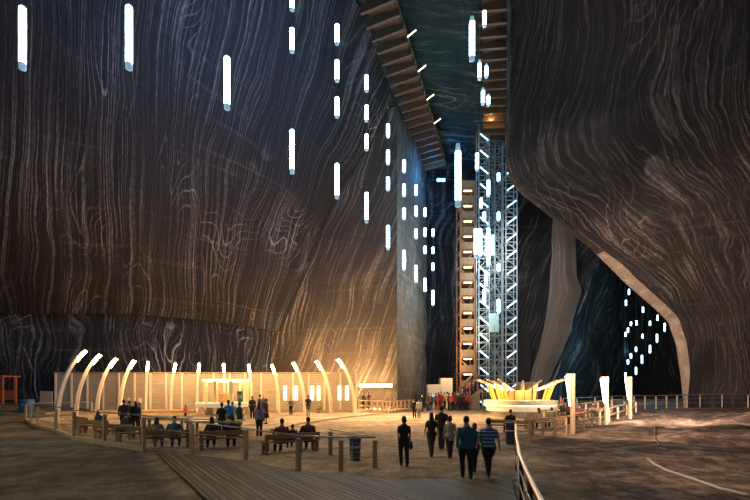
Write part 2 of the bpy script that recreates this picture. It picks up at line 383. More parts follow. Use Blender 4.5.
# --- ground
def region(x, y):
    """(left sand, brown soil) weights"""
    w = noise.noise(V3((x*.4, y*.4, 5)))*.5
    d = x-(.285*y+1.2)+w*.6
    if y > 31: d = min(d, x-(.40*y+3)+w)
    r = sst(-.2, 1.2, d)
    if y < 17.6: lx = -9.2-(y-17.6)*.64
    elif y > 34: lx = -27.2
    else:
        lx = -9.2
        for (y1, x1), (y0, x0) in zip(fence_pts, fence_pts[1:]):
            if y0 <= y <= y1: lx = lerp(x0, x1, (y-y0)/(y1-y0))-.2
    return sst(.25, -.25, x-lx) if False else (1-sst(-.3, .2, x-lx)), r
fence_pts = [(34, -26.5), (28.8, -21.6), (25.4, -18), (21.4, -14.3), (19.5, -11.7), (17.6, -9.1)]
def soil3(name):
    m = bpy.data.materials.new(name); m.use_nodes = True; nt = m.node_tree; L = nt.links; N = nt.nodes
    b = N['Principled BSDF']; b.inputs['Roughness'].default_value = .85; b.inputs['Specular IOR Level'].default_value = .25
    tc = N.new('ShaderNodeTexCoord')
    def nz(s, d, sc3=(1, 1, 1), rg=.65):
        mp = N.new('ShaderNodeMapping'); mp.inputs['Scale'].default_value = sc3; L.new(tc.outputs['Object'], mp.inputs['Vector'])
        n = N.new('ShaderNodeTexNoise'); n.inputs['Scale'].default_value = s; n.inputs['Detail'].default_value = d; n.inputs['Roughness'].default_value = rg
        L.new(mp.outputs['Vector'], n.inputs['Vector']); return n.outputs['Fac']
    def mth(op, a, bb=0):
        n = N.new('ShaderNodeMath'); n.operation = op
        for i, s in enumerate((a, bb)):
            if isinstance(s, (int, float)): n.inputs[i].default_value = s
            else: L.new(s, n.inputs[i])
        return n.outputs[0]
    big, midn, fine = nz(.22, 6, (1, 1.6, 1)), nz(1.7, 8, (1, .8, 1), .7), nz(9, 5)
    f = mth('ADD', mth('MULTIPLY', big, .45), mth('ADD', mth('MULTIPLY', midn, .4), mth('MULTIPLY', fine, .15)))
    def rmp(cols):
        r = N.new('ShaderNodeValToRGB'); e = r.color_ramp.elements
        e[0].position = .41; e[0].color = (*cols[0], 1); e[1].position = .59; e[1].color = (*cols[2], 1)
        k = e.new(.5); k.color = (*cols[1], 1); L.new(f, r.inputs['Fac']); return r.outputs['Color']
    c0 = rmp([(.15, .11, .07), (.36, .27, .17), (.58, .46, .31)])
    c1 = rmp([(.06, .055, .04), (.15, .135, .095), (.29, .26, .19)])
    c2 = rmp([(.03, .021, .016), (.15, .10, .07), (.48, .33, .24)])
    at = N.new('ShaderNodeAttribute'); at.attribute_name = 'soil'; sp = N.new('ShaderNodeSeparateColor'); L.new(at.outputs['Color'], sp.inputs[0])
    def mixc(fac, A, B):
        x = N.new('ShaderNodeMix'); x.data_type = 'RGBA'; L.new(fac, x.inputs['Factor']); L.new(A, x.inputs['A']); L.new(B, x.inputs['B']); return x.outputs['Result']
    L.new(mixc(sp.outputs[1], mixc(sp.outputs[0], c0, c1), c2), b.inputs['Base Color'])
    bp = N.new('ShaderNodeBump'); bp.inputs['Strength'].default_value = 1.0; bp.inputs['Distance'].default_value = .45
    L.new(mth('ADD', mth('MULTIPLY', midn, 1.0), mth('MULTIPLY', fine, .3)), bp.inputs['Height']); L.new(bp.outputs['Normal'], b.inputs['Normal'])
    return m
nx, ny, gx0, gx1, gy0, gy1 = 420, 240, -75, 75, 3, 120
vs_, fs_, cl_ = [], [], []
for j in range(ny+1):
    y = gy0*(gy1/gy0)**(j/ny)
    for i in range(nx+1):
        q = i/nx*2-1; x = 75*(q*.45+q**3*.55) if True else 0
        vs_.append((x, y, gz(x, y))); cl_.append(region(x, y))
for j in range(ny):
    for i in range(nx): a = j*(nx+1)+i; fs_.append((a, a+1, a+nx+2, a+nx+1))
me = bpy.data.meshes.new('floor'); me.from_pydata(vs_, [], fs_)
ca_ = me.color_attributes.new('soil', 'FLOAT_COLOR', 'POINT')
for i, (l_, r_) in enumerate(cl_): ca_.data[i].color = (l_, r_, 0, 1)
for p in me.polygons: p.use_smooth = True
me.materials.append(soil3('trodden salt ground')); o = bpy.data.objects.new('floor', me); COL.objects.link(o); o['kind'] = 'structure'

# boardwalk
wk = MB()
pts = [G(155, 452), G(192, 456.5), G(245, 462), G(298, 473), G(340, 476), G(400, 482), G(460, 481), V3((3.6, 11.9, 0)), V3((2.0, 5.5, 0)), V3((-.6, 5.2, 0)), G(205, 500)]
n = len(pts); vs = [V3((p.x, p.y, .06)) for p in pts]+[V3((p.x, p.y, -.1)) for p in pts]
wk.add(vs, [tuple(range(n-1, -1, -1)) if False else tuple(range(n))]+[(i, i+n, (i+1) % n+n, (i+1) % n) for i in range(n)])
tag(wk.build('floor_boardwalk', planks('weathered boardwalk planks', math.atan2(1, -.635), .16)), kind='structure')
# boundary kerb of the round arena
kb = MB(); kp = []
for (u, v) in [(272, 431), (300, 424.5), (340, 418.5), (375, 414.6), (402, 411.5)]: kp.append(G(u, v, .05))
for a, b in zip(kp, kp[1:]): kb.beam(a, b, .22, .16)
tag(kb.build('trim_arena_kerb', M_OLD), kind='structure')

# ================================================================ ARENA
def fence(name, label, pts, hts, rails=(1.0,), postw=.13, rail_mat=None, post_mat=None, railr=.03, kerb=False, cap=.0, skip=(), midr=.012, square=False):
    t = thing(name, label, 'fence', (pts[0].x, pts[0].y, 0)); o = t.location
    post_mat = post_mat or M_OLD; rail_mat = rail_mat or M_RAIL
    for i, (p, h) in enumerate(zip(pts, hts)):
        if i in skip: continue
        d = (pts[min(i+1, len(pts)-1)]-pts[max(i-1, 0)]); rz = math.atan2(d.y, d.x)
        MB().box((p.x-o.x, p.y-o.y, p.z+h/2-.05), (postw, postw, h-.06), rz).build('post', post_mat, t, bevel=.01)
    for fr in rails:
        top = fr == max(rails); line = [(p+V3((0, 0, h*fr)))-o for p, h in zip(pts, hts)]
        m = MB()
        if top and not square: m.tube(line, railr, 8)
        elif square:
            for a, b in zip(line, line[1:]): m.beam(a, b, .05, .075)
        else: m.tube(line, midr, 6)
        m.build('handrail' if top else 'rail', rail_mat, t, smooth=not square)
    if kerb:
        m = MB()
        for a, b in list(zip(pts, pts[1:]))[:7]: m.beam(a-o+V3((0, 0, .06)), b-o+V3((0, 0, .06)), .12, .26)
        m.build('kerb_board', post_mat, t)
    return t
ring = [V3((X, Y, 0)) for X, Y in [(-25.2, 40), (-26.4, 34), (-23.4, 30.6), (-21.0, 28), (-18, 25.4), (-14.35, 21.45), (-11.72, 19.5), (-9.05, 17.6), (-6.75, 16.6), (-4.45, 15.5), (-2.28, 13.4), (-1.02, 13.5), (0, 13.9), (-.75, 15.3), (-1.66, 16.7)]]
for p in ring: p.z = gz(p.x, p.y)
fence('ring_fence', 'long curved fence of timber posts and steel handrail around the round arena at left', ring,
      [1.3, 1.35, 1.4, 1.4, 1.42, 1.42, 1.42, 1.4, 1.22, 1.07, 1.04, .98, .93, .93, .93], rails=(.35, .66, 1.0), kerb=True, midr=.010, railr=.026)
# ---- slatted screen behind the arches
t = thing('timber_screen', 'long pale timber panel screen glowing behind the curved lamp arches', 'screen', (-34, 48, 0))
x0, x1, NP = -34.0, -2.0, 19
M_PANEL = wood('pale screen boards', (.46, .37, .25), (.5, 8, 8), .3)
M_SLAT = wood('screen battens', (.80, .66, .44), (4, 4, .5), .15)
pw = (x1-x0)/NP
for i in range(NP):
    m = MB(); hh = 4.0
    nb = 20
    for k in range(nb):
        bw = (hh-.15)/nb; m.box(((i+.5)*pw, 0, .2+bw*(k+.5)), (pw-.12, .05+.014*(k % 2), bw-.02))
    m.build('panel', M_PANEL, t)
for i in range(NP+1):
    MB().box((i*pw, -.08, 2.06), (.17, .2, 4.12)).build('batten', M_SLAT, t, bevel=.01)
MB().box((16, -.02, 4.15), (32.2, .3, .1)).build('top_rail', M_OLD, t)
MB().box((16, -.1, .12), (32.2, .3, .24)).build('base_board', M_OLD, t)
MB().box((-.75, -.4, 1.1), (1.3, .12, 2.2)).build('low_end_panel', M_PANEL, t)
# stage strip
st = MB(); st.lathe((0, 0, 0), [(9.5, 0), (9.5, .28), (13.5, .28)], 40, PI*.5, PI*.98)
st.v = [(x*1.15-0, y*.55, z) for x, y, z in st.v]
tag(st.build('low_stage', wood('amber stage boards', (.55, .33, .12), (2, 2, 2)), loc=(-18.5, 39.8, 0)), 'low curved amber wooden stage step along the left of the timber screen', 'stage')
# ---- arches
arch_px = [(57, 85, 350, 33.5, 35.5), (76, 100, 354, 38.5, 39.2), (97, 116, 358, 42, 42.4), (120, 134, 360, 44.5, 44.2), (146, 154, 362, 46, 45.2), (171, 178, 363, 46.6, 45.2),
           (197, 200, 363, 46.8, 45), (224.5, 224, 363, 46.9, 45), (252, 249, 364, 46.9, 45), (279, 272.5, 364, 46.8, 45), (305, 293.5, 362, 46.4, 44.8), (331, 316.5, 360.5, 46, 44.6), (355, 338, 358.5, 45, 43.8)]
for i, (ub, ut, vt, Yb, Yt) in enumerate(arch_px):
    a = V3(((ub-375)/F*Yb, Yb, 0)); a.z = gz(a.x, a.y); b = P(ut, vt, Yt); b2 = b
    words = ['first', 'second', 'third', 'fourth', 'fifth', 'sixth', 'seventh', 'eighth', 'ninth', 'tenth', 'eleventh', 'twelfth', 'last']
    lab = ('curved timber lamp arch in front of the screen, %s of thirteen from the left' % words[i]) if i < 12 else 'curved timber lamp arch at the right end of the timber screen'
    t = thing('lamp_arch', lab, 'lamp', a, 0, 'curved lamp arches around the arena')
    rel = b-a; hor = V3((rel.x, rel.y, 0)); H = rel.z
    if abs(ub-ut) < 9: hor = V3((rel.x, -2.0, 0))
    if i == 0: hor = V3((rel.x, rel.y, 0))
    # make sure the head swings well forward of the foot
    pts = []; A1 = 1.02
    for k in range(15):
        q = k/14; ang = q*A1
        pts.append(V3((hor.x, hor.y, 0))*((1-math.cos(ang))/(1-math.cos(A1))) + V3((0, 0, H*math.sin(ang)/math.sin(A1))))
    m = MB()
    side = V3((0, 0, 1)).cross(hor).normalized()
    rings = []
    for k, p in enumerate(pts):
        d = (pts[min(14, k+1)]-pts[max(0, k-1)]).normalized(); nrm = side.cross(d); w = .105; dep = lerp(.16, .09, k/14)
        rings.append([p+side*sx*w+nrm*sz*dep for sx, sz in ((-1, -1), (1, -1), (1, 1), (-1, 1))])
    m.loft(rings); m.build('arch_beam', M_SLAT, t)
    # lamp strip lies under the last third, facing the arena
    d = (pts[14]-pts[10]); nrm = side.cross(d.normalized())
    if nrm.z > 0: nrm = -nrm
    hd = MB(); rr = []
    for k in (11, 12, 13, 14):
        p = pts[k]; dd = (pts[min(14, k+1)]-pts[k-1]).normalized(); nn = side.cross(dd)
        if nn.z > 0: nn = -nn
        rr.append([p+nn*.15+side*sx*.115+nn*sz*.04 for sx, sz in ((-1, -1), (1, -1), (1, 1), (-1, 1))])
    hd.loft(rr); hd.build('lamp_strip', M_WARM, t)
# ---- light tubes on the right part of the screen
for k, u in enumerate((285, 296, 312, 318.5, 339.5, 347)):
    p = P(u, 393, 47.7)
    tag(MB().box((0, 0, 0), (.3, .08, 1.5)).build('wall_light', M_NEUT, loc=(p.x, 47.78, p.z)), 'upright glowing light strip on the timber screen, %s from the left' % ['first', 'second', 'third', 'fourth', 'fifth', 'sixth'][k], 'light', 'upright light strips on the screen')
p = P(375.5, 385.5, 51.2)
t = thing('light_bar', 'long bright horizontal light bar above the seating platform', 'light', (p.x, p.y, p.z), -.36)
MB().box((0, 0, 0), (3.9, .16, .34)).build('diffuser', M_WARM, t)
for s in (-1.7, 1.7): MB().box((s, .4, 0), (.08, .7, .08)).build('bracket', M_OLD, t)

# ---- round bar in the arena
bc = V3((-14.4, 43.5, 0))
t = thing('round_bar', 'white glowing round bar counter with a lit canopy inside the arena', 'bar', bc)
MB().lathe((0, 0, 0), [(2.5, 0.72), (2.75, .78), (2.8, 1.12), (2.35, 1.16), (2.3, .75), (2.5, .72)], 40).build('counter', mat('glowing white counter', (.9, .85, .7), emit=(1, .85, .6), es=.15), t, smooth=False)
MB().lathe((0, 0, 0), [(1.9, 0), (2.0, .72)], 30).build('counter_base', M_OLD, t)
for k in range(8):
    a = k*PI/4+.2; MB().beam((2.0*math.cos(a), 2*math.sin(a), 0), (2.7*math.cos(a), 2.7*math.sin(a), .75), .06, .06).build('strut', M_STEEL, t)
MB().lathe((0, 0, 0), [(2.0, 3.15), (2.15, 3.2), (2.15, 3.33), (1.9, 3.33), (1.9, 3.2)], 32).build('canopy_ring', M_NEUT, t)
for k in range(9):
    a = k*2*PI/9+.35; MB().box((1.95*math.cos(a), 1.95*math.sin(a), 1.65), (.3, .3, 3.1), a).build('column', mat('warm lit column', (.95, .75, .35), .6), t)
MB().box((0, 0, 1.3), (1.1, 1.1, 1.4)).build('back_shelf', wood('amber cabinet', (.8, .5, .2)), t)
t = thing('green_sign', 'small upright green and white sign board standing on the round bar', 'sign', (bc.x+1.95, bc.y-2.0, 1.18))
MB().box((0, 0, .55), (.5, .05, 1.0)).build('board', mat('green sign board', (.04, .30, .12), .5), t)
m = MB(); m.box((-.12, -.035, .55), (.07, .02, .4)); m.box((.12, -.035, .55), (.07, .02, .4)); m.beam((-.12, -.035, .72), (.12, -.035, .38), .02, .07)
m.build('emblem', mat('white sign mark', (.8, .85, .8), .5), t)

# ---- table tennis table
def game_table(x, y, label, L=2.6):
    t = thing('game_table', label, 'table', (x, y, gz(x, y)), .1)
    MB().box((0, 0, .80), (L, 1.4, .07)).build('table_top', mat('green table top', (.02, .22, .09), .4), t, bevel=.01)
    m = MB()
    for sx in (-1, 1): m.box((sx*L/2, 0, .82), (.05, 1.42, .1))
    for sy in (-1, 1): m.box((0, sy*.7, .82), (L, .05, .1))
    m.build('cushion_frame', wood('light frame timber', (.5, .4, .25)), t)
    for sx in (-1, 1):
        for sy in (-1, 1): MB().box((sx*(L/2-.25), sy*.5, .38), (.12, .12, .78)).build('leg', M_BENCH, t)
game_table(-8.0, 22.6, 'green-topped game table in the arena behind the dark-clothed pair on a bench')
game_table(-11.4, 24.9, 'second green-topped game table, half hidden behind the seated pair in blue', 2.2)

# ---- benches
def bench(x, y, label, L=2.2, tgt=(-13, 33), rz=None, group='timber benches around the arena'):
    d = V3((tgt[0]-x, tgt[1]-y, 0)); r = math.atan2(d.y, d.x)-PI/2 if rz is None else rz
    t = thing('bench', label, 'bench', (x, y, gz(x, y)), r, group)
    MB().box((0, .12, .44), (L, .42, .06)).build('seat', M_BENCH, t, bevel=.01)
    m = MB(); m.box((0, -.20, .66), (L, .05, .20)); m.box((0, -.17, .47), (L, .05, .07)); m.build('backrest', M_BENCH, t, bevel=.01)
    for sx in (-L/2+.1, L/2-.1, ):
        m = MB(); m.box((sx, .24, .2), (.12, .09, .42)); m.box((sx, -.14, .37), (.12, .09, .76)); m.box((sx, .06, .38), (.1, .45, .08)); m.build('leg_frame', M_BENCH, t)
    return t, r
benches = [
 (-3.2, 17.2, 'brown timber bench carrying two adults and a child in maroon tops', 2.2),
 (-6.15, 18.3, 'brown timber bench under the dark-clothed seated pair', 1.9),
 (-8.6, 18.5, 'brown timber bench with the pair in pale and bright blue tops', 1.9),
 (-10.7, 20.2, 'empty brown timber bench left of the pair in blue tops', 1.7),
 (-12.5, 21.6, 'brown timber bench near the leaning sitter in navy', 1.8),
 (-15.1, 24.3, 'brown timber bench with a dark-haired sitter in a dark top at far left', 2.0),
 (-17.6, 27.2, 'empty timber bench at the left end of the arena fence', 1.9),
]
bench_rot = {}
for i, b in enumerate(benches): _, r = bench(*b); bench_rot[i] = r
# navy bin beside the fence corner
def bin_(x, y, label, h=.95, r=.27, m=M_NAVY):
    t = thing('litter_bin', label, 'bin', (x, y, gz(x, y)))
    MB().lathe((0, 0, 0), [(0, 0), (r*.85, 0), (r, h*.9), (r*1.07, h*.9), (r*1.05, h), (r*.3, h*1.02), (0, h*1.02)], 20).build('bin_body', m, t, smooth=False)
    MB().lathe((0, 0, 0), [(r*1.02, h*.6), (r*1.04, h*.6), (r*1.04, h*.66), (r*1.02, h*.66)], 20).build('band', M_STEEL, t)
bin_(-.68, 15.4, 'dark blue litter bin inside the end of the ring fence', .75, .2, mat('dark blue bin plastic', (.02, .05, .12), .4))
bin_(5.97, 19.9, 'tall dark navy litter bin at the head of the bronze handrail', .95, .21)
bin_(-31.2, 40.3, 'blue litter bin on the sand at the far left', 1.15, .6, mat('blue bin plastic', (.02, .10, .22), .4))
# red timber booth far left
q = V3((-37.6, 45.0, 0)); q.z = gz(q.x, q.y)
t = thing('red_booth', 'red-orange timber frame booth cut by the left edge of the picture', 'booth', q)
mr = wood('red stained timber', (.55, .13, .04))
for sx in (-1, 1):
    for sy in (-.8, .8): MB().box((sx*1.0, sy, 1.35), (.2, .2, 2.7)).build('post', mr, t)
MB().box((0, 0, 2.75), (2.6, 2.2, .14)).build('roof', mr, t)
MB().box((0, .7, .9), (2.0, .08, 1.0)).build('back_board', mr, t)
MB().box((0, -.8, .95), (2.0, .08, .12)).build('rail', mr, t)

# ---- seating platform by the centre wall
t = thing('seating_platform', 'railed pale timber seating platform below the bright light bar', 'platform', (1.0, 47, 0))
fp = [V3(((u-375)/F*Y, Y, 0))-V3((1.0, 47, 0)) for u, Y in [(359, 49), (372, 46.4), (383, 45.0), (390, 44.4), (397, 46), (405, 48.6), (413, 51.2)]]
back = [V3((3.2, 4.0, 0)), V3((1.2, 3.6, 0)), V3((-1.5, 4.8, 0))]
m = MB(); ol = fp+back; nn = len(ol)
m.add([p+V3((0, 0, .28)) for p in ol]+[p for p in ol], [tuple(range(nn))]+[(i, i+nn, (i+1) % nn+nn, (i+1) % nn) for i in range(nn)])
m.build('deck', M_TIMBER, t)
for i in range(len(fp)-1):
    for k in ((0, .5) if i < 5 else (0, .5, 1)):
        p = lerp(fp[i], fp[i+1], k); MB().box((p.x, p.y, .75), (.16, .16, 1.0)).build('post', M_TIMBER, t)
for z in (.65, 1.2):
    m = MB()
    for a, b in zip(fp, fp[1:]): m.beam(a+V3((0, 0, z)), b+V3((0, 0, z)), .08, .13)
    m.build('rail', M_TIMBER, t)

# ---- white hut by the tower
hc = P(440.5, 408, 57.5); hc.z = 0
t = thing('white_hut', 'small white walled hut with a stepped top left of the stairs', 'hut', hc)
MB().box((-.9, 0, 1.5), (1.7, 1.6, 3.0)).build('wall_low', M_WHITE, t)
MB().box((.65, 0, 1.9), (1.5, 1.6, 3.8)).build('wall_high', M_WHITE, t)
MB().box((.75, -.82, 1.95), (.22, .05, .25)).build('vent', M_DARK, t)
MB().box((-1.0, -.82, 1.3), (.5, .06, .8)).build('blue_window', mat('pale blue lit screen', (.3, .6, .8), emit=(.3, .6, .85), es=.8), t)

# ---- lift tower
TW = V3((12.7, 55, 0)); TH = 34.4
t = thing('lift_tower', 'tall steel lattice lift tower with glowing blue-white diagonals', 'tower', TW)
CELL = 1.02
def truss(xa, xb, ya, yb, z1, mt, r=.055, flip=1, diag=.04):
    m = MB()
    for x in (xa, xb):
        for y in (ya, yb): m.beam((x, y, 0), (x, y, z1), r*2, r*2)
    nlev = int(z1/CELL); h = d = m
    for k in range(nlev+1):
        z = k*CELL
        for y in (ya, yb): h.beam((xa, y, z), (xb, y, z), diag*2, diag*2)
        if k % 4 == 0:
            for x in (xa, xb): h.beam((x, ya, z), (x, yb, z), diag*2, diag*2)
        if k < nlev:
            s = (1 if (k % 2 == 0) else -1)*flip
            x_, X_ = (xa, xb) if s > 0 else (xb, xa)
            d.beam((X_, ya, z), (x_, ya, z+CELL), diag*1.6, diag*1.6)
    m.build('lattice_column', mt, t)
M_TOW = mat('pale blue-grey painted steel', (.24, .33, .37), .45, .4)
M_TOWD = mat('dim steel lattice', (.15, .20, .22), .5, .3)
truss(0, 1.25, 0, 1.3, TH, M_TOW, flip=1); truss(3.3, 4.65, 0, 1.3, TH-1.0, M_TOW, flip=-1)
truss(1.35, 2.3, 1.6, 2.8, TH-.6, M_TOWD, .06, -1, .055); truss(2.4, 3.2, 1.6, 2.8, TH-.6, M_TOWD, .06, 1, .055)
for k in range(0, 33, 2):
    z = k*CELL+.12
    for xa, xb in ((1.12, .12), (3.42, 4.52)):
        MB().beam((xa, -.12, z), (xb, -.12, z+CELL-.2), .08, .15).build('light_tube', M_BLUE, t)
MB().box((1.9, .9, 10.6), (1.2, 1.2, 2.3)).build('lift_cabin', mat('pale teal cabin', (.25, .42, .45), .3), t)
MB().box((1.3, .5, 20.0), (1.2, 1.2, 2.6)).build('lift_cabin', mat('pale teal cabin', (.25, .42, .45), .3), t)
MB().box((2.45, 2.2, TH+.2), (4.9, 3.4, .3)).build('top_platform', M_GALLD, t)
m = MB()
for x in (0, 1.3, 2.4, 3.4, 4.6): m.beam((x, -.1, TH), (x, -.1, TH+1.2), .06, .06)
m.beam((0, -.1, TH+1.2), (4.6, -.1, TH+1.2), .06, .06); m.beam((0, -.1, TH+.6), (4.6, -.1, TH+.6), .05, .05)
m.build('top_railing', M_TOW, t)
# ---- stair tower
SP = V3((10.6, 56.2, 0)); LV = 1.92
t = thing('stair_tower', 'tall timber stair tower with a warm lamp on every landing', 'tower', SP); t.scale = (.84, 1, 1)
NL = 14; HT = NL*LV+1.6
for x in (0.1, 2.2):
    for y in (0, 2.6): MB().box((x, y, HT/2), (.2, .2, HT)).build('post', M_GALL, t)
M_BAL = wood('grey-brown balustrade boards', (.30, .22, .13), (6, 6, .6), .4)
for k in range(NL):
    z = (k+1)*LV+.55
    MB().box((1.17, 1.3, z), (2.25, 2.7, .16)).build('landing', M_GALL, t)
    m = MB()
    for i in range(10): m.box((.22+i*.21, -.04, z+.55), (.17, .06, .8))
    m.box((1.17, -.04, z+.97), (2.3, .1, .08)); m.build('balustrade', M_BAL, t)
    m = MB(); s = 1 if k % 2 else -1
    m.beam((1.17-s*1.0, 1.0, z-LV+.1), (1.17+s*1.0, 1.0, z-.1), .7, .14)
    for i in range(6): m.box((1.17+s*(-.9+i*.36), .62, z-LV+.2+i*.29), (.3, .06, .05))
    m.build('stair_flight', M_TIMBER if k < 3 else M_GALL, t)
    MB().box((1.25, .3, z-.14), (1.15, .14, .1)).build('lamp', M_WARM2, t)
# ---- entrance stair ramp with pale parapet
t = thing('entrance_stairs', 'pale stairs with a sloping parapet rising to the foot of the stair tower', 'stairs', (9.1, 53.6, 0))
m = MB()
for i in range(12):
    m.box((.15+i*.29, 0, .14+i*.2), (.34, 1.7, .12))
m.build('steps', M_OLD, t)
m = MB()
for y in (-.8, .8): m.beam((0, y, 0), (3.5, y, 2.35), .08, .22)
m.build('stringer', M_TIMBER, t)
for y in (.95,):
    m = MB(); m.add([(0, y-.06, 0), (3.6, y-.06, 0), (3.6, y-.06, 3.7), (3.2, y-.06, 3.7), (0, y-.06, 1.3), (0, y+.06, 0), (3.6, y+.06, 0), (3.6, y+.06, 3.7), (3.2, y+.06, 3.7), (0, y+.06, 1.3)],
                    [(0, 1, 2, 3, 4), (9, 8, 7, 6, 5), (0, 5, 6, 1), (1, 6, 7, 2), (2, 7, 8, 3), (3, 8, 9, 4), (4, 9, 5, 0)])
    m.build('parapet', M_WHITE, t)
for x in (3.55, 5.2, 7.4):
    MB().box((x, -.6, 1.3), (.12, .12, 2.6)).build('post', M_TIMBER, t)
m = MB(); m.beam((3.5, -.6, 2.6), (7.5, -.6, 2.6), .1, .14); m.beam((3.5, -.6, .9), (7.5, -.6, .9), .08, .1); m.build('rail', M_TIMBER, t)
# ---- door in the back wall and hut behind the kiosk
tag(MB().box((0, 0, 0), (1.9, .5, 8.4)).build('door_1', mat('painted recess dark', (.004, .004, .005), .8), loc=P(523.5, 352, 66.0)), kind='structure')  # solid box; the dark of the door recess is put into its colour
hc = P(525, 389, 58)
t = thing('orange_hut', 'plain orange-lit timber hut behind the round kiosk', 'hut', (hc.x, 58, 0))
MB().box((0, 0, 1.6), (2.6, 2.0, 3.2)).build('walls', wood('orange boards', (.6, .30, .11), (6, 6, .5)), t)
MB().box((0, 0, 3.25), (2.8, 2.2, .12)).build('roof', M_OLD, t)

# ---- galleries under the ceiling
def gallery(name, label, a, b, width, n, inner, rods):
    """walkway seen from below; inner = unit vector from the rock toward the void"""
    t = thing(name, label, 'gallery', a); d = (b-a)/n
    L = b-a; u = L.normalized()
    m = MB(); m.add([V3((0, 0, 0)), L, L+inner*width, inner*width, V3((0, 0, .12)), L+V3((0, 0, .12)), L+inner*width+V3((0, 0, .12)), inner*width+V3((0, 0, .12))], [(0, 1, 2, 3), (7, 6, 5, 4), (0, 4, 5, 1), (3, 2, 6, 7)])
    m.build('walk_boards', M_GALLW, t)
    for i in range(n+1):
        p = d*i
        MB().beam(p-inner*.3+V3((0, 0, -.55)), p+inner*(width+.25)+V3((0, 0, -.16)), .26, .62).build('bracket', M_GALLD, t)
        m = MB()
        for q in (.0, .28): m.box(p+inner*(width-.05-q*.0)+u*q*1.2+V3((0, 0, .65)), (.1, .1, 1.2))
        m.build('railing_post', mat('pale railing post', (.40, .38, .25), .6), t)
    m = MB(); e = inner*(width-.05)
    for z in (.5, 1.2): m.beam(e+V3((0, 0, z)), L+e+V3((0, 0, z)), .08, .1)
    m.build('handrail', M_GALL, t)
    for i in rods:
        p = d*i+inner*(width+.1)
        MB().tube([p, p+inner*.9+V3((0, 0, .5))], .05, 6).build('spotlight', M_NEUT, t)
    return t
ax = V3((.32, 1, 0)).normalized(); inn = V3((.95, -.30, 0)).normalized()
gallery('gallery', 'timber walkway on brackets high under the ceiling above the left wall', V3((-3.6, 27.5, 33.4)), V3((7.2, 62, 33.4)), 2.3, 24, inn, (6, 9, 12, 15, 18))
gallery('gallery', 'timber walkway on brackets high beside the overhanging right wall', V3((9.9, 33.5, 33.8)), V3((15.3, 54, 33.8)), 2.0, 15, -inn, ())

# ---- blue lamp bar at the top of the back wall
p = P(441, 180, 63)
t = thing('blue_light_bar', 'short bright blue light bar high at the top of the back wall', 'light', p)
MB().box((0, 0, 0), (1.1, .2, .35)).build('diffuser', mat('deep blue glow', (.2, .6, 1), emit=(.08, .45, 1), es=12), t)
MB().box((0, .6, .3), (3.6, .1, .1)).build('bracket', M_DARK, t)

# ---- hanging tube lamps
lamp_cache = {}
def tube_lamp(u, v0, v1, Y, label, big=True, group='hanging tube lamps of the great hall', wire_to=34.2, clear=.0, rad=None, wr=None):
    a, b = P(u, v1, Y), P(u, v0, Y); L = b.z-a.z; r = rad or (.16 if big else .13)
    t = thing('tube_lamp', label, 'lamp', a, 0, group)
    z0 = L*.10; z1 = L*(.97 if clear == 0 else 1-clear)
    MB().tube([(0, 0, z0), (0, 0, z1-.02), (0, 0, z1)], [r, r, r*.7], 12).build('glowing_tube', M_TUBE if big else M_TUBES, t, smooth=True)
    MB().tube([(0, 0, 0), (0, 0, .03), (0, 0, z0)], [r*.6, r*1.05, r*1.05], 12).build('end_cap', M_CLEAR, t, smooth=True)
    if z1 < L-.02: MB().tube([(0, 0, z1), (0, 0, L)], [r*1.0, r*.7], 12).build('top_sleeve', M_CLEAR, t, smooth=True)
    if wire_to: MB().tube([(0, 0, L*.99), (0, 0, wire_to-a.z)], wr or (.012 if Y < 30 else .014), 5).build('wire', M_WIRE, t)
    return t
ordw = ['first', 'second', 'third', 'fourth', 'fifth', 'sixth', 'seventh', 'eighth', 'ninth', 'tenth', 'eleventh']
colsL = [
 (22.5, 16.2, [(6, 70)]), (129, 16.2, [(5, 70)]), (227, 18.5, [(56, 110)]),
 (292, 24.2, [(129, 174), (28, 53), (-12, 11)]),
 (337, 27.2, [(163, 199), (97, 118), (60, 82), (24, 45)]),
 (366.5, 31.2, [(192, 223), (134, 151), (105, 122), (75, 92)]),
 (388, 37.2, [(225, 250), (177, 191), (150, 165), (124, 138)]),
 (404, 43.8, [(250, 271), (208, 220), (184, 197), (160, 173)]),
 (416, 48.6, [(265, 283), (229, 239), (206, 217), (185, 196)]),
 (425, 51.5, [(278, 292), (246, 254), (228, 237), (208, 217)]),
 (433, 60, [(290, 306), (263, 271), (247, 254), (229, 237)])]
side = ['leftmost single', 'second single', 'third single']
light_spots = []
for i, (u, Y, ls) in enumerate(colsL):
    for j, (v0, v1) in enumerate(ls):
        if len(ls) == 1: lab = '%s long glowing tube lamp hanging over the left of the hall' % side[i]
        else: lab = 'glowing tube lamp, %s from the bottom of the %s lamp string from the left' % (ordw[j], ordw[i])
        tube_lamp(u, v0, v1, Y, lab, big=Y < 30, rad=lerp(.115, .165, sst(20, 60, Y)), wire_to=((29 if i < 2 else 34.2) if v0 == min(q[0] for q in ls) else P(u, max(q[1] for q in ls if q[1] < v0), Y).z))
        light_spots.append((P(u, (v0+v1)/2, Y), (v1-v0)/F*Y))
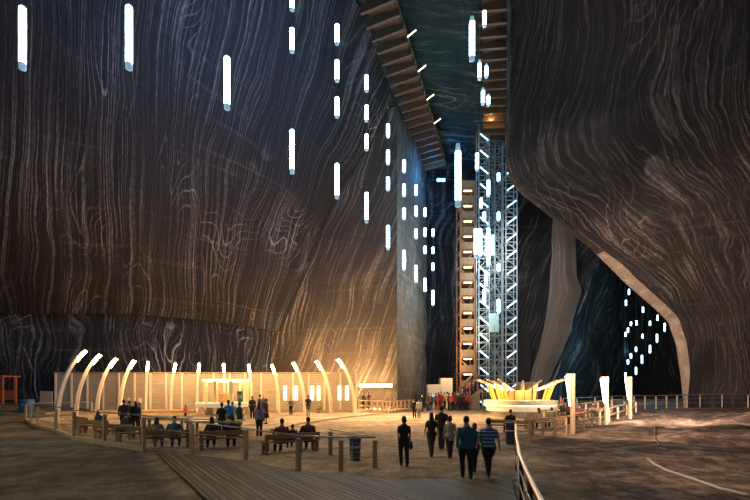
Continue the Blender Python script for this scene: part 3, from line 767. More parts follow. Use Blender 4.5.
colsR = [(458, 144, 207, 21, 'large glowing tube lamp hanging in front of the stair tower top', .12), (472, 17, 61, 22, 'long glowing tube lamp left of the right-hand gallery', .12),
 (484.5, 11, 27, 34.5, 'short tube lamp beside the first brackets of the right-hand gallery', 0), (479.5, 60, 80, 36, 'short tube lamp, left one of the upper pair beside the right-hand gallery', .2),
 (486.3, 64, 78, 42, 'short tube lamp, right one of the upper pair beside the right-hand gallery', .2), (483, 88, 105, 40, 'short tube lamp, left one of the lower pair beside the right-hand gallery', .2), (488.3, 94, 106, 45, 'short tube lamp, right one of the lower pair beside the right-hand gallery', .2),
 (477, 153, 171, 44, 'tube lamp just left of the top of the lift tower', 0), (498.5, 173, 182, 53, 'small tube lamp against the upper middle of the lift tower', 0),
 (488.4, 180, 197, 50, 'tube lamp in front of the left lift column, uppermost one', 0), (481, 198, 209, 49, 'tube lamp in front of the left lift column, second one down', 0), (484.2, 212, 222, 51, 'tube lamp in front of the left lift column, third one down', 0),
 (498.5, 212, 221, 53, 'small tube lamp against the lattice middle of the lift tower', 0), (475.8, 228, 258, 42, 'bright tube lamp between stair tower and lift tower', 0), (480.3, 228, 259, 46, 'bright tube lamp on the left leg of the lift tower', 0),
 (488.4, 228, 240, 50, 'short tube lamp right of the bright pair on the lift tower', 0), (488.4, 249, 267, 50, 'tube lamp on the lift tower below the bright pair', 0), (486, 271, 287, 48, 'tube lamp at mid height of the lift tower left column', 0),
 (484.2, 289, 305, 51, 'lowest tube lamp at the left column of the lift tower', 0), (498.5, 264, 272, 53, 'small tube lamp in the middle of the lift tower above the lowest one', 0), (498.5, 299, 314, 53, 'lowest tube lamp in the middle of the lift tower', 0)]
for u, v0, v1, Y, lab, cl in colsR:
    above = [q for q in colsR if q[3] == Y and q[0] == u and q[2] < v0]
    wt = P(u, max(q[2] for q in above), Y).z-.05 if above else 34.0
    tube_lamp(u, v0, v1, Y, lab, big=Y < 30, group='tube lamps hanging near the towers', clear=cl, rad=lerp(.13, .165, sst(20, 50, Y)), wire_to=wt)
    light_spots.append((P(u, (v0+v1)/2, Y), (v1-v0)/F*Y))
cham = [(629, 289, 295), (626, 300, 306), (643, 307, 313), (657.6, 315, 321), (650, 321, 326), (664.7, 323, 332), (631, 321.5, 326), (636.5, 320.5, 325.5), (628, 327.5, 333), (625.6, 332, 337), (657, 334, 343), (650, 345, 353.5), (642.6, 334, 338.5), (636, 347, 352), (631, 353.5, 358.5), (628, 359.5, 364.5), (642, 355, 364), (636, 367, 375), (625.6, 372.5, 378), (631, 376.5, 382), (624.6, 402, 409)]
cham.sort(key=lambda q: q[1])
for i, (u, v0, v1) in enumerate(cham):
    nth = ['topmost'] + ['number %d' % (k+1) for k in range(1, 20)] + ['lowest']
    lab = 'tiny tube lamp in the dark side chamber, %s counted from the top' % (ordw[i] if i < 9 else ['tenth', 'eleventh', 'twelfth', 'thirteenth', 'fourteenth', 'fifteenth', 'sixteenth', 'seventeenth', 'eighteenth', 'nineteenth', 'twentieth', 'twenty-first'][i-9])
    Y = 66
    tube_lamp(u, v0, v1, Y, lab, big=False, group='tube lamps of the side chamber', wire_to=39.6, rad=.10, wr=.004)
# arrange: these hang on hidden wires from the chamber roof; only one wire is faintly seen

# ================================================================ RIGHT SIDE
KC = V3((13.1, 40.6, 0))
t = thing('round_kiosk', 'round lit kiosk with a white counter and slanted yellow fins', 'kiosk', KC); t.scale = (.86, .86, 1)
MB().lathe((0, 0, 0), [(0, 0), (3.2, 0), (3.2, .5), (3.3, .5)], 48).build('plinth', mat('grey metal plinth', (.40, .36, .30), .3, .6), t)
MB().lathe((0, 0, 0), [(3.3, .5), (3.45, .5), (3.5, 1.0), (3.25, 1.0)], 48).build('counter_front', mat('milky lit counter', (.85, .75, .55), .4, emit=(1, .75, .42), es=.22), t)
MB().lathe((0, 0, 0), [(3.2, 1.05), (3.7, 1.05), (3.74, 1.42), (3.1, 1.46), (3.1, 1.05)], 48).build('counter_top', mat('cream counter top', (.8, .72, .55), .4), t)
MB().lathe((0, 0, 0), [(3.52, 1.0), (3.58, 1.0), (3.58, 1.05), (3.52, 1.05)], 48).build('light_ring', M_NEUT, t)
M_YEL = mat('glowing yellow fin', (.9, .65, .1), .5, emit=(1, .62, .08), es=.35)  # faint glow put into the fin colour; the lamps are separate parts
for deg in (-45, -28, -8, 15, 42, 68, 112, 138, 165, 188, 208, 225):
    a = math.radians(deg); ca, sa = math.cos(a), math.sin(a)
    MB().beam((2.7*ca, 2.7*sa, 1.2), (3.4*ca, 3.4*sa, 2.9), .10, .34, up=(-sa, ca, 0)).build('fin', M_YEL, t)
    MB().beam((1.5*ca, 1.5*sa, 2.3), (4.5*ca, 4.5*sa, 3.25), .24, .09).build('fin_beam', M_SLAT, t)
    MB().beam((1.8*ca, 1.8*sa, 2.32), (3.5*ca, 3.5*sa, 2.86), .16, .05).build('lamp', M_WARM2, t)
MB().lathe((0, 0, 0), [(0, .3), (1.25, .3), (1.25, 2.3), (0, 2.3)], 8).build('cabinet', wood('amber lit cabinet', (.85, .5, .16), (3, 3, 1), .25), t)
MB().lathe((0, 0, 0), [(1.27, 1.25), (1.31, 1.25), (1.31, 1.32), (1.27, 1.32)], 8).build('cabinet_band', M_GALLD, t)
m = MB()
for k in range(8): a = k*PI/4; m.beam((1.28*math.cos(a), 1.28*math.sin(a), .3), (1.28*math.cos(a), 1.28*math.sin(a), 2.9), .07, .07)
m.build('cabinet_frame', M_GALLD, t)

def rp(u, Y):
    x = (u-375)/F*Y; return V3((x, Y, gz(x, Y)))
# main right fence
rf = [rp(514, 20.3), rp(529.7, 20.9), rp(542.6, 22), rp(555, 23), rp(566, 24), rp(575, 25.2), rp(584, 26.6), rp(592, 28), rp(600, 29.5), rp(609, 31), rp(618, 33.5), rp(627, 36), rp(636, 39)]
fence('timber_fence', 'timber fence with rounded rail running from the navy bin past the lamp posts', rf, [.95]*len(rf), rails=(.5, 1.0), post_mat=M_TIMBER, rail_mat=M_TIMBER, square=True, kerb=False)
rf2 = [rp(557, 36.5), rp(572, 37), rp(586, 38), rp(598, 39.5), rp(612, 41), rp(624, 43.5)]
fence('timber_fence', 'second timber fence behind the seats right of the kiosk', rf2, [1.15]*len(rf2), rails=(.55, 1.0), post_mat=M_TIMBER, rail_mat=M_TIMBER, square=True)
rf3 = [rp(u, 47) for u in (563, 577, 595, 612, 624, 634, 645, 656, 666.5, 677, 687)]+[rp(700, 47.2), rp(722, 46.5), rp(748, 45.5)]
for p in rf3: p.z = 0.05+gz(p.x, p.y)
fence('steel_railing', 'thin railing along the edge of the dark side chamber', rf3, [1.35]*len(rf3), rails=(.35, .68, 1.0), postw=.1, railr=.035, midr=.02)
# lamp posts with slanted tube
for (u, Y, h, lab) in [(571, 24.3, 3.24, 'tall timber post with a slanted white lamp, nearest of the three'), (605, 29.5, 3.15, 'tall timber post with a slanted white lamp, middle of the three'), (629, 34, 3.2, 'tall timber post with a slanted white lamp, farthest of the three')]:
    p = rp(u, Y); t = thing('lamp_post', lab, 'lamp', p, 0, 'timber lamp posts on the right')
    m = MB(); m.box((.09, 0, h/2-.1), (.18, .24, h+.2)); m.build('post', M_OLD, t, bevel=.02)
    m = MB()
    m.add([(-.02, -.10, h*.42), (-.24, -.10, h), (-.02, -.10, h), (-.02, .10, h*.42), (-.24, .10, h), (-.02, .10, h)], [(0, 2, 1), (3, 4, 5), (0, 1, 4, 3), (1, 2, 5, 4), (0, 3, 5, 2)])
    m.build('wing_board', M_TIMBER, t)
    MB().beam((-.07, -.02, h*.46), (-.29, -.02, h*.96), .10, .05, up=(1, 0, 0)).build('lamp_tube', mat('post lamp glow', (1, .95, .85), emit=(1, .84, .6), es=5), t)
# benches on the right
for x, y, lab in [(7.4, 24.5, 'dark bench with one sitter in front of the kiosk'), (10.2, 27.0, 'bench behind the timber fence left of the nearest lamp post'), (14.2, 32.5, 'bench between the nearest and middle lamp posts'), (18.6, 37.4, 'bench between the middle and farthest lamp posts')]:
    bench(x, y, lab, 2.4, rz=math.atan2(40-y, 13-x)-PI/2 if y < 30 else .3, group='timber benches right of the kiosk')
MB_ = MB
t = thing('pale_table', 'pale timber table behind the fence by the lamp posts', 'table', (14.6, 35.2, gz(14.6, 35.2)), .1)
MB().box((0, 0, .78), (3.4, 1.1, .08)).build('table_top', M_TIMBER, t)
for sx in (-1.5, 1.5): MB().box((sx, 0, .38), (.12, .9, .76)).build('leg', M_TIMBER, t)

# ---- bronze handrail in the right foreground
hr = [V3((5.50, 17.6, 0)), V3((4.2, 13.4, 0)), V3((3.0, 9.34, 0)), V3((2.44, 7.17, 0)), V3((2.05, 5.55, 0)), V3((1.6, 3.6, 0))]
t = thing('handrail', 'shiny bronze handrail on dark posts running out of the lower right foreground', 'handrail', hr[0])
o = hr[0]
M_BRONZE = mat('polished bronze rail', (.72, .50, .33), .28, .9)
line = [p+V3((0, 0, 1.06))-o for p in hr]
MB().tube(line, .035, 10).build('rail', M_BRONZE, t, smooth=True)
for z in (.75, .45): MB().tube([p+V3((0, 0, z))-o for p in hr], .012, 6).build('wire', M_STEEL, t)
for k, pos in enumerate([(5.45, 17.5), (4.2, 13.4), (3.0, 9.3), (2.46, 7.2), (2.05, 5.5)]):
    q = V3((pos[0]+.02, pos[1], 0))-o
    MB().box((q.x, q.y, .5), (.07, .07, 1.02)).build('post', M_DARK, t, bevel=.01)
    MB().box((q.x, q.y, 1.03), (.03, .05, .06)).build('bracket', M_STEEL, t)
# hoses on the soil
def hose(px, label, r, m):
    pts = []
    for i, (u, v) in enumerate(px):
        # intersect with terrain
        Y = CAMH*F/(v-389)
        for _ in range(12): x = (u-375)/F*Y; Y = (CAMH-gz(x, Y)-r)*F/(v-389)
        pts.append(V3(((u-375)/F*Y, Y, gz((u-375)/F*Y, Y)+r*.7)))
    # refine
    fine = []
    for a, b in zip(pts, pts[1:]):
        for k in range(8):
            q = lerp(a, b, k/8); fine.append(V3((q.x, q.y, gz(q.x, q.y)+r*.8)))
    fine.append(pts[-1]); o = fine[0]
    ob = MB().tube([q-o for q in fine], r, 8).build('hose', m, loc=o, smooth=True); tag(ob, label, 'hose')
hose([(648, 459), (656, 465), (668, 471), (684, 476), (702, 482), (722, 489), (748, 495)], 'thick pale grey hose lying across the brown soil in the lower right', .045, mat('pale hose rubber', (.42, .38, .34), .5))
hose([(660, 449), (658.5, 443), (655, 437), (655, 432), (659, 427), (663, 424)], 'thin dark hose curling up the soil mound at right', .035, mat('dark hose rubber', (.10, .085, .07), .5))

# ================================================================ PEOPLE
def col_mat(c, key=None): return mat('cloth %.3f %.3f %.3f' % c, c, .8, noise_amt=.2, nscale=9)
SKIN = mat('skin', (.42, .24, .16), .55, noise_amt=.06)
SKIND = mat('tanned skin', (.27, .15, .10), .55, noise_amt=.06)
HAIRC = {'black': mat('black hair', (.012, .010, .009), .5), 'brown': mat('brown hair', (.05, .028, .016), .5), 'grey': mat('grey hair', (.16, .15, .14), .5), 'blond': mat('blond hair', (.30, .20, .10), .5)}
SHOE = mat('dark shoe leather', (.02, .018, .016), .5)
def stripes_mat():
    m = bpy.data.materials.new('blue striped jersey'); m.use_nodes = True; nt = m.node_tree; b = nt.nodes['Principled BSDF']; b.inputs['Roughness'].default_value = .8
    tc = nt.nodes.new('ShaderNodeTexCoord'); s = nt.nodes.new('ShaderNodeSeparateXYZ'); nt.links.new(tc.outputs['Object'], s.inputs[0])
    a = nt.nodes.new('ShaderNodeMath'); a.operation = 'MULTIPLY'; a.inputs[1].default_value = 9.5; nt.links.new(s.outputs['Z'], a.inputs[0])
    f = nt.nodes.new('ShaderNodeMath'); f.operation = 'FRACT'; nt.links.new(a.outputs[0], f.inputs[0])
    r = nt.nodes.new('ShaderNodeValToRGB'); r.color_ramp.interpolation = 'CONSTANT'; e = r.color_ramp.elements
    e[0].color = (.03, .09, .26, 1); e[1].position = .72; e[1].color = (.42, .55, .70, 1)
    nt.links.new(f.outputs[0], r.inputs['Fac']); nt.links.new(r.outputs['Color'], b.inputs['Base Color']); return m
def check_mat():
    m = bpy.data.materials.new('purple checked shirt'); m.use_nodes = True; nt = m.node_tree; b = nt.nodes['Principled BSDF']; b.inputs['Roughness'].default_value = .8
    tc = nt.nodes.new('ShaderNodeTexCoord'); c = nt.nodes.new('ShaderNodeTexChecker'); c.inputs['Scale'].default_value = 14
    c.inputs['Color1'].default_value = (.10, .06, .22, 1); c.inputs['Color2'].default_value = (.35, .30, .55, 1)
    nt.links.new(tc.outputs['Object'], c.inputs['Vector']); nt.links.new(c.outputs['Color'], b.inputs['Base Color']); return m
M_STRIPE, M_CHECK = stripes_mat(), check_mat()

def limb(m, pts, rad, n=12):
    """tapered limb with round ends"""
    m.tube(pts, rad, n)
    for p, r in zip(pts, rad): m.ell(p, (r*.99, r*.99, r*.99), 12, 8)
def ringe(c, rx, ry, n=20, lean=V3((0, 0, 0))):
    return [V3(c)+V3((rx*math.cos(2*PI*k/n), ry*math.sin(2*PI*k/n), 0)) for k in range(n)]
def remesh(mb, vox, name, smooth=4):
    me = mb.mesh(name); o = bpy.data.objects.new('tmp', me); COL.objects.link(o)
    r = o.modifiers.new('r', 'REMESH'); r.mode = 'VOXEL'; r.voxel_size = vox; r.use_smooth_shade = True
    s = o.modifiers.new('s', 'SMOOTH'); s.iterations = smooth; s.factor = .5
    dg = bpy.context.evaluated_depsgraph_get(); me2 = bpy.data.meshes.new_from_object(o.evaluated_get(dg), depsgraph=dg)
    me2.name = name; bpy.data.objects.remove(o); bpy.data.meshes.remove(me)
    for p in me2.polygons: p.use_smooth = True
    return me2
def hand(m, wrist, d, palmn, side, sc=1.0):
    """palm + four fingers + thumb; d = pointing direction, palmn = palm normal (curl side), side=+1/-1 thumb side"""
    d = d.normalized(); palmn = (palmn-d*palmn.dot(d)).normalized(); x = d.cross(palmn).normalized()*side
    pc = wrist+d*.05
    m.ell(pc, (.042*sc, .020*sc, .052*sc), 12, 8, Matrix((x, palmn, d)).transposed())
    for k, L in enumerate((.072, .08, .075, .058)):
        b = wrist+d*.088+x*(.030-.020*k)
        j = b+d*L*.5+palmn*.008; e = j+d*L*.38+palmn*.024
        m.tube([wrist+d*.05+x*(.026-.017*k), b, j, e], [.0095, .0095, .0088, .0075], 8); m.ell(e, (.0078,)*3, 8, 6)
    b = wrist+d*.03+x*.032; j = b+d*.035+x*.026+palmn*.008; e = j+d*.03+x*.004+palmn*.014
    m.tube([wrist+d*.02, b, j, e], [.014, .0125, .0105, .0085], 8); m.ell(e, (.0088,)*3, 8, 6)
figs = {}
def figure(key, pose='stand', female=False, longhair=False, sleeve='short', skirt=False, coat=0, phase=1, child=False, shorts=False, armup=0, vox=.011, lean=0, fat=1.0, cap=False):
    """one figure type -> dict of part meshes (facing +Y, feet at z=0)"""
    if key in figs: return figs[key]
    sit_ = pose == 'sit'
    fat = fat*(1.16 if sit_ else 1.11); ws = (.95 if female else 1.03)*fat
    sit = pose == 'sit'
    H = {}
    dz = -.45 if sit else 0
    ly = .0
    def T(x, y, z):   # torso point with a lean
        zz = z+dz; return V3((x, y+(z-.9)*math.tan(lean), zz))
    legs = []
    for s in (-1, 1):
        hip = V3((s*.085*ws, 0, .90+dz))
        if sit: knee = V3((s*.13, .43, .50)); ank = V3((s*.13, .43+.04*s, .09))
        elif pose == 'walk':
            f = s*phase; knee = V3((s*.078, .16*f+.05, .50)); ank = V3((s*.060, .25*f-.02 if f > 0 else .27*f, .085 if f > 0 else .13))
        else: knee = V3((s*.09, .02, .49)); ank = V3((s*.095, -.01, .085))
        legs.append((hip, knee, ank))
    arms = []
    for s in (-1, 1):
        sh = T(s*.155*ws, 0, 1.362)
        if sit: el = T(s*.245*ws, .06, 1.14); wr = V3((s*.14, .32, .57)); pn = V3((0, 0, -1))
        elif armup == s or armup == 2: el = T(s*.23, .14, 1.17); wr = T(s*.13, .33, 1.33); pn = V3((-s, 0, 0))
        elif pose == 'walk':
            f = -s*phase; el = T(s*.212*ws, .08*f-.03, 1.10); wr = T(s*.225*ws, .22*f+.03, .89); pn = V3((-s, 0, 0))
        else: el = T(s*.210*ws, -.03, 1.11); wr = T(s*.220*ws, .05, .87); pn = V3((-s, 0, 0))
        arms.append((sh, el, wr, pn, s))
    fw = .86 if female else 1.0
    prof = [(.80, .10, .10), (.86, .155, .115), (.94, .168 if female else .160, .12), (1.07, .128*fw+.005, .098), (1.20, .150*fw, .112), (1.31, .160*fw, .112), (1.375, .140*fw, .098), (1.425, .098, .082), (1.46, .066, .066), (1.50, .056, .056), (1.56, .054, .056)]
    body = MB()
    body.loft([ringe(T(0, 0, z), rx*fat, ry*fat) for z, rx, ry in prof])
    for hip, knee, ank in legs:
        limb(body, [hip, lerp(hip, knee, .5), knee, lerp(knee, ank, .35)+V3((0, -.015, 0)), ank], [.088*fat, .076*fat, .055, .056, .036])
        if not sit or True:
            body.ell(ank+V3((0, .07, -.045)), (.045, .125, .035), 12, 8)
    for sh, el, wr, pn, s in arms:
        limb(body, [sh, lerp(sh, el, .5), el, lerp(el, wr, .4), wr], [.050*ws, .044*ws, .036, .035, .024], 10)
        hand(body, wr, (wr-el), pn, -s if pn.z == 0 else s)
    hc = T(0, .015, 1.63)
    body.ell(hc+V3((0, 0, .01)), (.076, .095, .105), 18, 12); body.ell(hc+V3((0, .03, -.055)), (.055, .062, .06), 12, 8)
    body.tube([hc+V3((0, .09, .005)), hc+V3((0, .118, -.028))], [.010, .017], 8)
    for s in (-1, 1): body.ell(hc+V3((s*.078, -.005, -.01)), (.012, .022, .034), 8, 6)
    body.tube([hc+V3((-.025, .092, -.062)), hc+V3((.025, .092, -.062))], .009, 6)
    for s in (-1, 1): body.ell(hc+V3((s*.032, .083, .018)), (.016, .013, .010), 8, 6)
    H['body'] = remesh(body, vox, 'body', 2)
    # hair
    hair = MB(); hair.ell(hc+V3((0, -.018, .028)), (.086, .098, .100), 16, 10)
    if female or longhair: hair.ell(hc+V3((0, -.05, -.03)), (.088, .07, .11), 14, 9)
    else: hair.ell(hc+V3((0, -.045, -.02)), (.074, .06, .07), 14, 9)
    if longhair: hair.loft([ringe(hc+V3((0, y, z)), rx, ry, 14) for z, y, rx, ry in [(.02, -.05, .08, .06), (-.10, -.085, .095, .05), (-.2, -.10, .10, .045), (-.3, -.10, .085, .03)]])
    H['hair'] = remesh(hair, .012, 'hair', 3)
    # top
    top = MB(); hem = (.86 if not coat else .86-coat); g = .018+(.012 if coat else 0)
    rr = [(z, rx*fat+g, ry*fat+g) for z, rx, ry in prof if z > hem+.02 and z < 1.45]
    rr = [(hem, rr[0][1]+.01+(.03 if coat else 0), rr[0][2]+.012+(.02 if coat else 0))]+rr+[(1.48, .068, .066)]
    if sit: rr = [q for q in rr if q[0] >= .86] or rr
    top.loft([ringe(T(0, 0, z), rx, ry) for z, rx, ry in rr])
    for sh, el, wr, pn, s in arms:
        if sleeve == 'long': limb(top, [sh, lerp(sh, el, .5), el, lerp(el, wr, .4), lerp(el, wr, .93)], [.058*ws, .054*ws, .049, .047, .038], 10)
        elif sleeve == 'short': top.tube([sh-V3((s*.02, 0, 0)), sh, lerp(sh, el, .45), lerp(sh, el, .72)], [.045, .058*ws, .056*ws, .056*ws], 12)
    top.ell(T(-.145*ws, 0, 1.365), (.060, .060, .054)); top.ell(T(.145*ws, 0, 1.365), (.060, .060, .054))
    H['shirt'] = remesh(top, .013, 'shirt', 3)
    # legs wear
    tr = MB()
    tr.loft([ringe(V3((0, 0, z+dz)), rx*fat, ry*fat) for z, rx, ry in [(.80, .12, .115), (.86, .17, .13), (.95, .178 if female else .170, .132), (1.0, .155, .118)]])
    if skirt: tr.loft([ringe(V3((0, 0, z)), rx, ry) for z, rx, ry in [(.42, .25, .22), (.6, .22, .19), (.85, .18, .14)]])
    for hip, knee, ank in legs:
        if shorts: tr.tube([hip, lerp(hip, knee, .5), lerp(hip, knee, .92)], [.105, .098, .092], 14)
        elif not skirt:
            limb(tr, [hip, lerp(hip, knee, .5), knee], [.103*fat, .092*fat, .074]); tr.tube([knee, lerp(knee, ank, .4)+V3((0, -.012, 0)), lerp(knee, ank, 1.0)+V3((0, 0, -.015))], [.074, .070, .060], 14)
    H['skirt' if skirt else 'shorts' if shorts else 'trousers'] = remesh(tr, .013, 'trousers', 3)
    for k, (hip, knee, ank) in enumerate(legs):
        sh_ = MB(); sh_.ell(ank+V3((0, .065, -.045)), (.053, .142, .042), 14, 9); sh_.ell(ank+V3((0, -.01, -.01)), (.05, .055, .05), 12, 8)
        sh_.box(ank+V3((0, .06, -.072)), (.085, .25, .024)); H['shoe#%d' % k] = remesh(sh_, .012, 'shoe', 2)
    figs[key] = H; return H
def person(fig, x, y, rz, label, top, bottom, hair='black', sc=1.0, z=None, skin=None, group=None, name='person'):
    H = figs[fig]; zz = gz(x, y) if z is None else z
    t = thing(name, label, 'person', (x, y, zz), rz, group); t.scale = (sc, sc, sc)
    body = bpy.data.objects.new('body', H['body']); COL.objects.link(body); body.parent = t
    def setm(o, m):
        if len(o.data.materials) == 0: o.data.materials.append(m)
        o.material_slots[0].link = 'OBJECT'; o.material_slots[0].material = m
    setm(body, skin or SKIN)
    for k, me in H.items():
        if k == 'body': continue
        o = bpy.data.objects.new(k.split('#')[0], me); COL.objects.link(o); o.parent = t
        m = HAIRC[hair] if k == 'hair' else SHOE if k[:4] == 'shoe' else (top if not isinstance(top, tuple) else col_mat(top)) if k == 'shirt' else (bottom if not isinstance(bottom, tuple) else col_mat(bottom))
        setm(o, m)
    return t
K_ = (.012, .011, .012); NAVY = (.015, .022, .05); JEAN = (.045, .07, .13); RED = (.45, .03, .03); MAROON = (.12, .02, .03)
BLUE = (.03, .12, .32); WHITE = (.6, .57, .52); GREY = (.28, .26, .24); TEAL = (.015, .10, .17); GREEN = (.02, .07, .04); YEL = (.6, .35, .05); PINK = (.6, .25, .3); BROWN = (.12, .07, .04)

figure('walk_m', 'walk', phase=1); figure('walk_m2', 'walk', phase=-1, sleeve='long', lean=.03, fat=1.1); figure('walk_m3', 'walk', phase=1, sleeve='short', fat=1.12)
figure('walk_f', 'walk', female=True, phase=-1, fat=1.0); figure('walk_fl', 'walk', female=True, longhair=True, phase=1, sleeve='short', lean=.06)
figure('walk_fc', 'walk', female=True, phase=1, sleeve='long', coat=.12)
figure('stand_m', 'stand', sleeve='long'); figure('stand_ms', 'stand', sleeve='short', shorts=True); figure('stand_f', 'stand', female=True, longhair=True, sleeve='long')
figure('stand_arm', 'stand', sleeve='long', armup=1); figure('stand_skirt', 'stand', female=True, sleeve='long', skirt=True)
figure('sit_m', 'sit', sleeve='long', lean=-.03, fat=1.06); figure('sit_f', 'sit', female=True, longhair=True, sleeve='long', lean=.05)
figure('sit_lean', 'sit', sleeve='long', lean=.28)

def pp(u, v, hpx=None):
    p = G(u, v); return p
def walker(fig, u, v, vh, rz, label, top, bottom, hair='black', **k):
    """feet at pixel v, head top at vh gives the height"""
    p = G(u, v); H = (v-vh)/F*p.y; return person(fig, p.x, p.y, rz, label, top, bottom, hair, sc=H/1.745, **k)
# the walking visitors, all seen from behind
walker('walk_f', 404, 466.5, 416, .12, 'person all in black walking alone, nearest the middle of the hall', K_, K_)
walker('walk_fl', 431.5, 457, 412.5, .05, 'person with long black hair, black top and dark jeans walking away', K_, (.05, .05, .07))
walker('walk_m', 441.5, 450, 405.5, -.1, 'tall person in black walking just behind the long-haired one', K_, K_)
walker('walk_fc', 450, 458.5, 415.5, -.05, 'person in a light grey jacket and dark trousers walking away', (.36, .32, .28), K_)
walker('walk_m2', 466.5, 479, 416, .0, 'person in a teal blue long-sleeved shirt and black trousers walking away', TEAL, K_)
walker('walk_fc', 474.5, 472, 423, .0, 'shorter dark-clothed person mostly hidden between the teal and striped shirts', (.05, .04, .05), K_, 'brown')
walker('walk_m3', 488.5, 476.5, 418, -.03, 'person in a blue and white striped polo shirt walking away', M_STRIPE, K_)
# handbag
t = thing('handbag', 'black handbag on the arm of the person walking alone in black', 'bag', (G(404, 466.5).x+.235, G(404, 466.5).y+.18, .50))
m = MB(); m.ell((0, 0, .14), (.06, .14, .15), 14, 9); m.build('bag_body', col_mat(K_), t, smooth=True)
MB().tube([(0, -.09, .24), (-.03, -.06, .42), (-.03, .06, .42), (0, .09, .24)], .008, 6).build('strap', col_mat(K_), t)
# middle distance
mid = [
 ('stand_m', 414.5, 418, 399, 'person in a dark jacket close beside the one in white', K_, K_, 0), ('stand_m', 419, 418.3, 398.5, 'person in a white shirt and grey trousers beyond the walkers', WHITE, GREY, .2),
 ('stand_f', 422.5, 412, 394.5, 'person in a black top standing left of the blue screen hut', K_, NAVY, 1), ('stand_m', 428, 411, 393, 'person in navy standing in front of the white hut', NAVY, NAVY, 2),
 ('stand_m', 431, 410.5, 393.5, 'person in dark brown standing by the lit blue screen', BROWN, K_, 3), ]
for f, u, v, vh, lab, a, b, rz in mid: walker(f, u, v, vh, rz, lab, a, b)
crowd = [(436, 409.5, 'stand_m', (.15, .09, .06), K_, 'brown jacket'), (438.5, 410, 'stand_f', RED, RED, 'long red coat'), (441, 410, 'stand_m', (.4, .05, .05), (.3, .03, .03), 'red jacket and red trousers'),
 (444.5, 409, 'stand_arm', YEL, K_, 'yellow top'), (449, 410.5, 'stand_m', (.03, .05, .05), K_, 'dark green jacket'), (452.5, 410.7, 'stand_f', (.75, .04, .05), K_, 'bright red vest'),
 (455, 410.2, 'stand_m', K_, NAVY, 'black coat beside the red vest'), (457.5, 410.8, 'stand_f', NAVY, K_, 'navy coat'), (460, 410, 'stand_m', (.10, .10, .12), K_, 'charcoal jacket'),
 (462.5, 410.6, 'stand_m', (.05, .02, .02), K_, 'dark maroon jacket'), (465, 410, 'stand_f', (.3, .12, .12), K_, 'dusty red top'), (467.5, 410.4, 'stand_m', (.5, .06, .05), NAVY, 'scarlet top'),
 (470, 409.6, 'stand_ms', (.45, .4, .36), RED, 'pale top and red shorts')]
for i, (u, v, f, a, b, d) in enumerate(crowd):
    walker(f, u, v, v-16.5-(i % 3), (i*1.3) % 6, 'person in a %s in the crowd by the stairs' % d, a, b, group='crowd at the foot of the stairs')
climb = [(0.1, -.45, 'dark green coat', (.03, .06, .04)), (.55, .4, 'black coat with pale scarf', K_), (1.0, -.6, 'rust red jacket', (.3, .07, .03)), (1.4, -.5, 'dark plum coat', (.08, .02, .06)), (1.85, .55, 'beige jacket', (.4, .32, .22)), (2.25, -.6, 'black hooded coat', (.02, .02, .02)), (2.65, .6, 'red and black jacket', (.3, .03, .03)), (3.05, .5, 'dark teal jacket', (.02, .08, .09)), (0.3, .2, 'black jacket', K_), (.8, -.3, 'pink top', PINK), (1.2, .35, 'white shirt', WHITE), (1.65, -.2, 'blue shirt', BLUE), (2.05, .3, 'red shirt', RED), (2.45, -.3, 'grey hoodie', GREY), (2.85, .25, 'maroon jacket', MAROON), (3.25, -.2, 'navy jacket', NAVY), (3.45, .4, 'brown jacket', BROWN)]
for i, (dx, dy, d, c) in enumerate(climb):
    k = max(0, min(11, int((dx-.0)/.29))); person(['stand_m', 'stand_f'][i % 2], 9.1+dx, 53.6+dy, -1.4, 'person in a %s climbing the crowded stairs' % d, c, K_, sc=.98, z=.2+k*.2, group='people climbing the stairs')
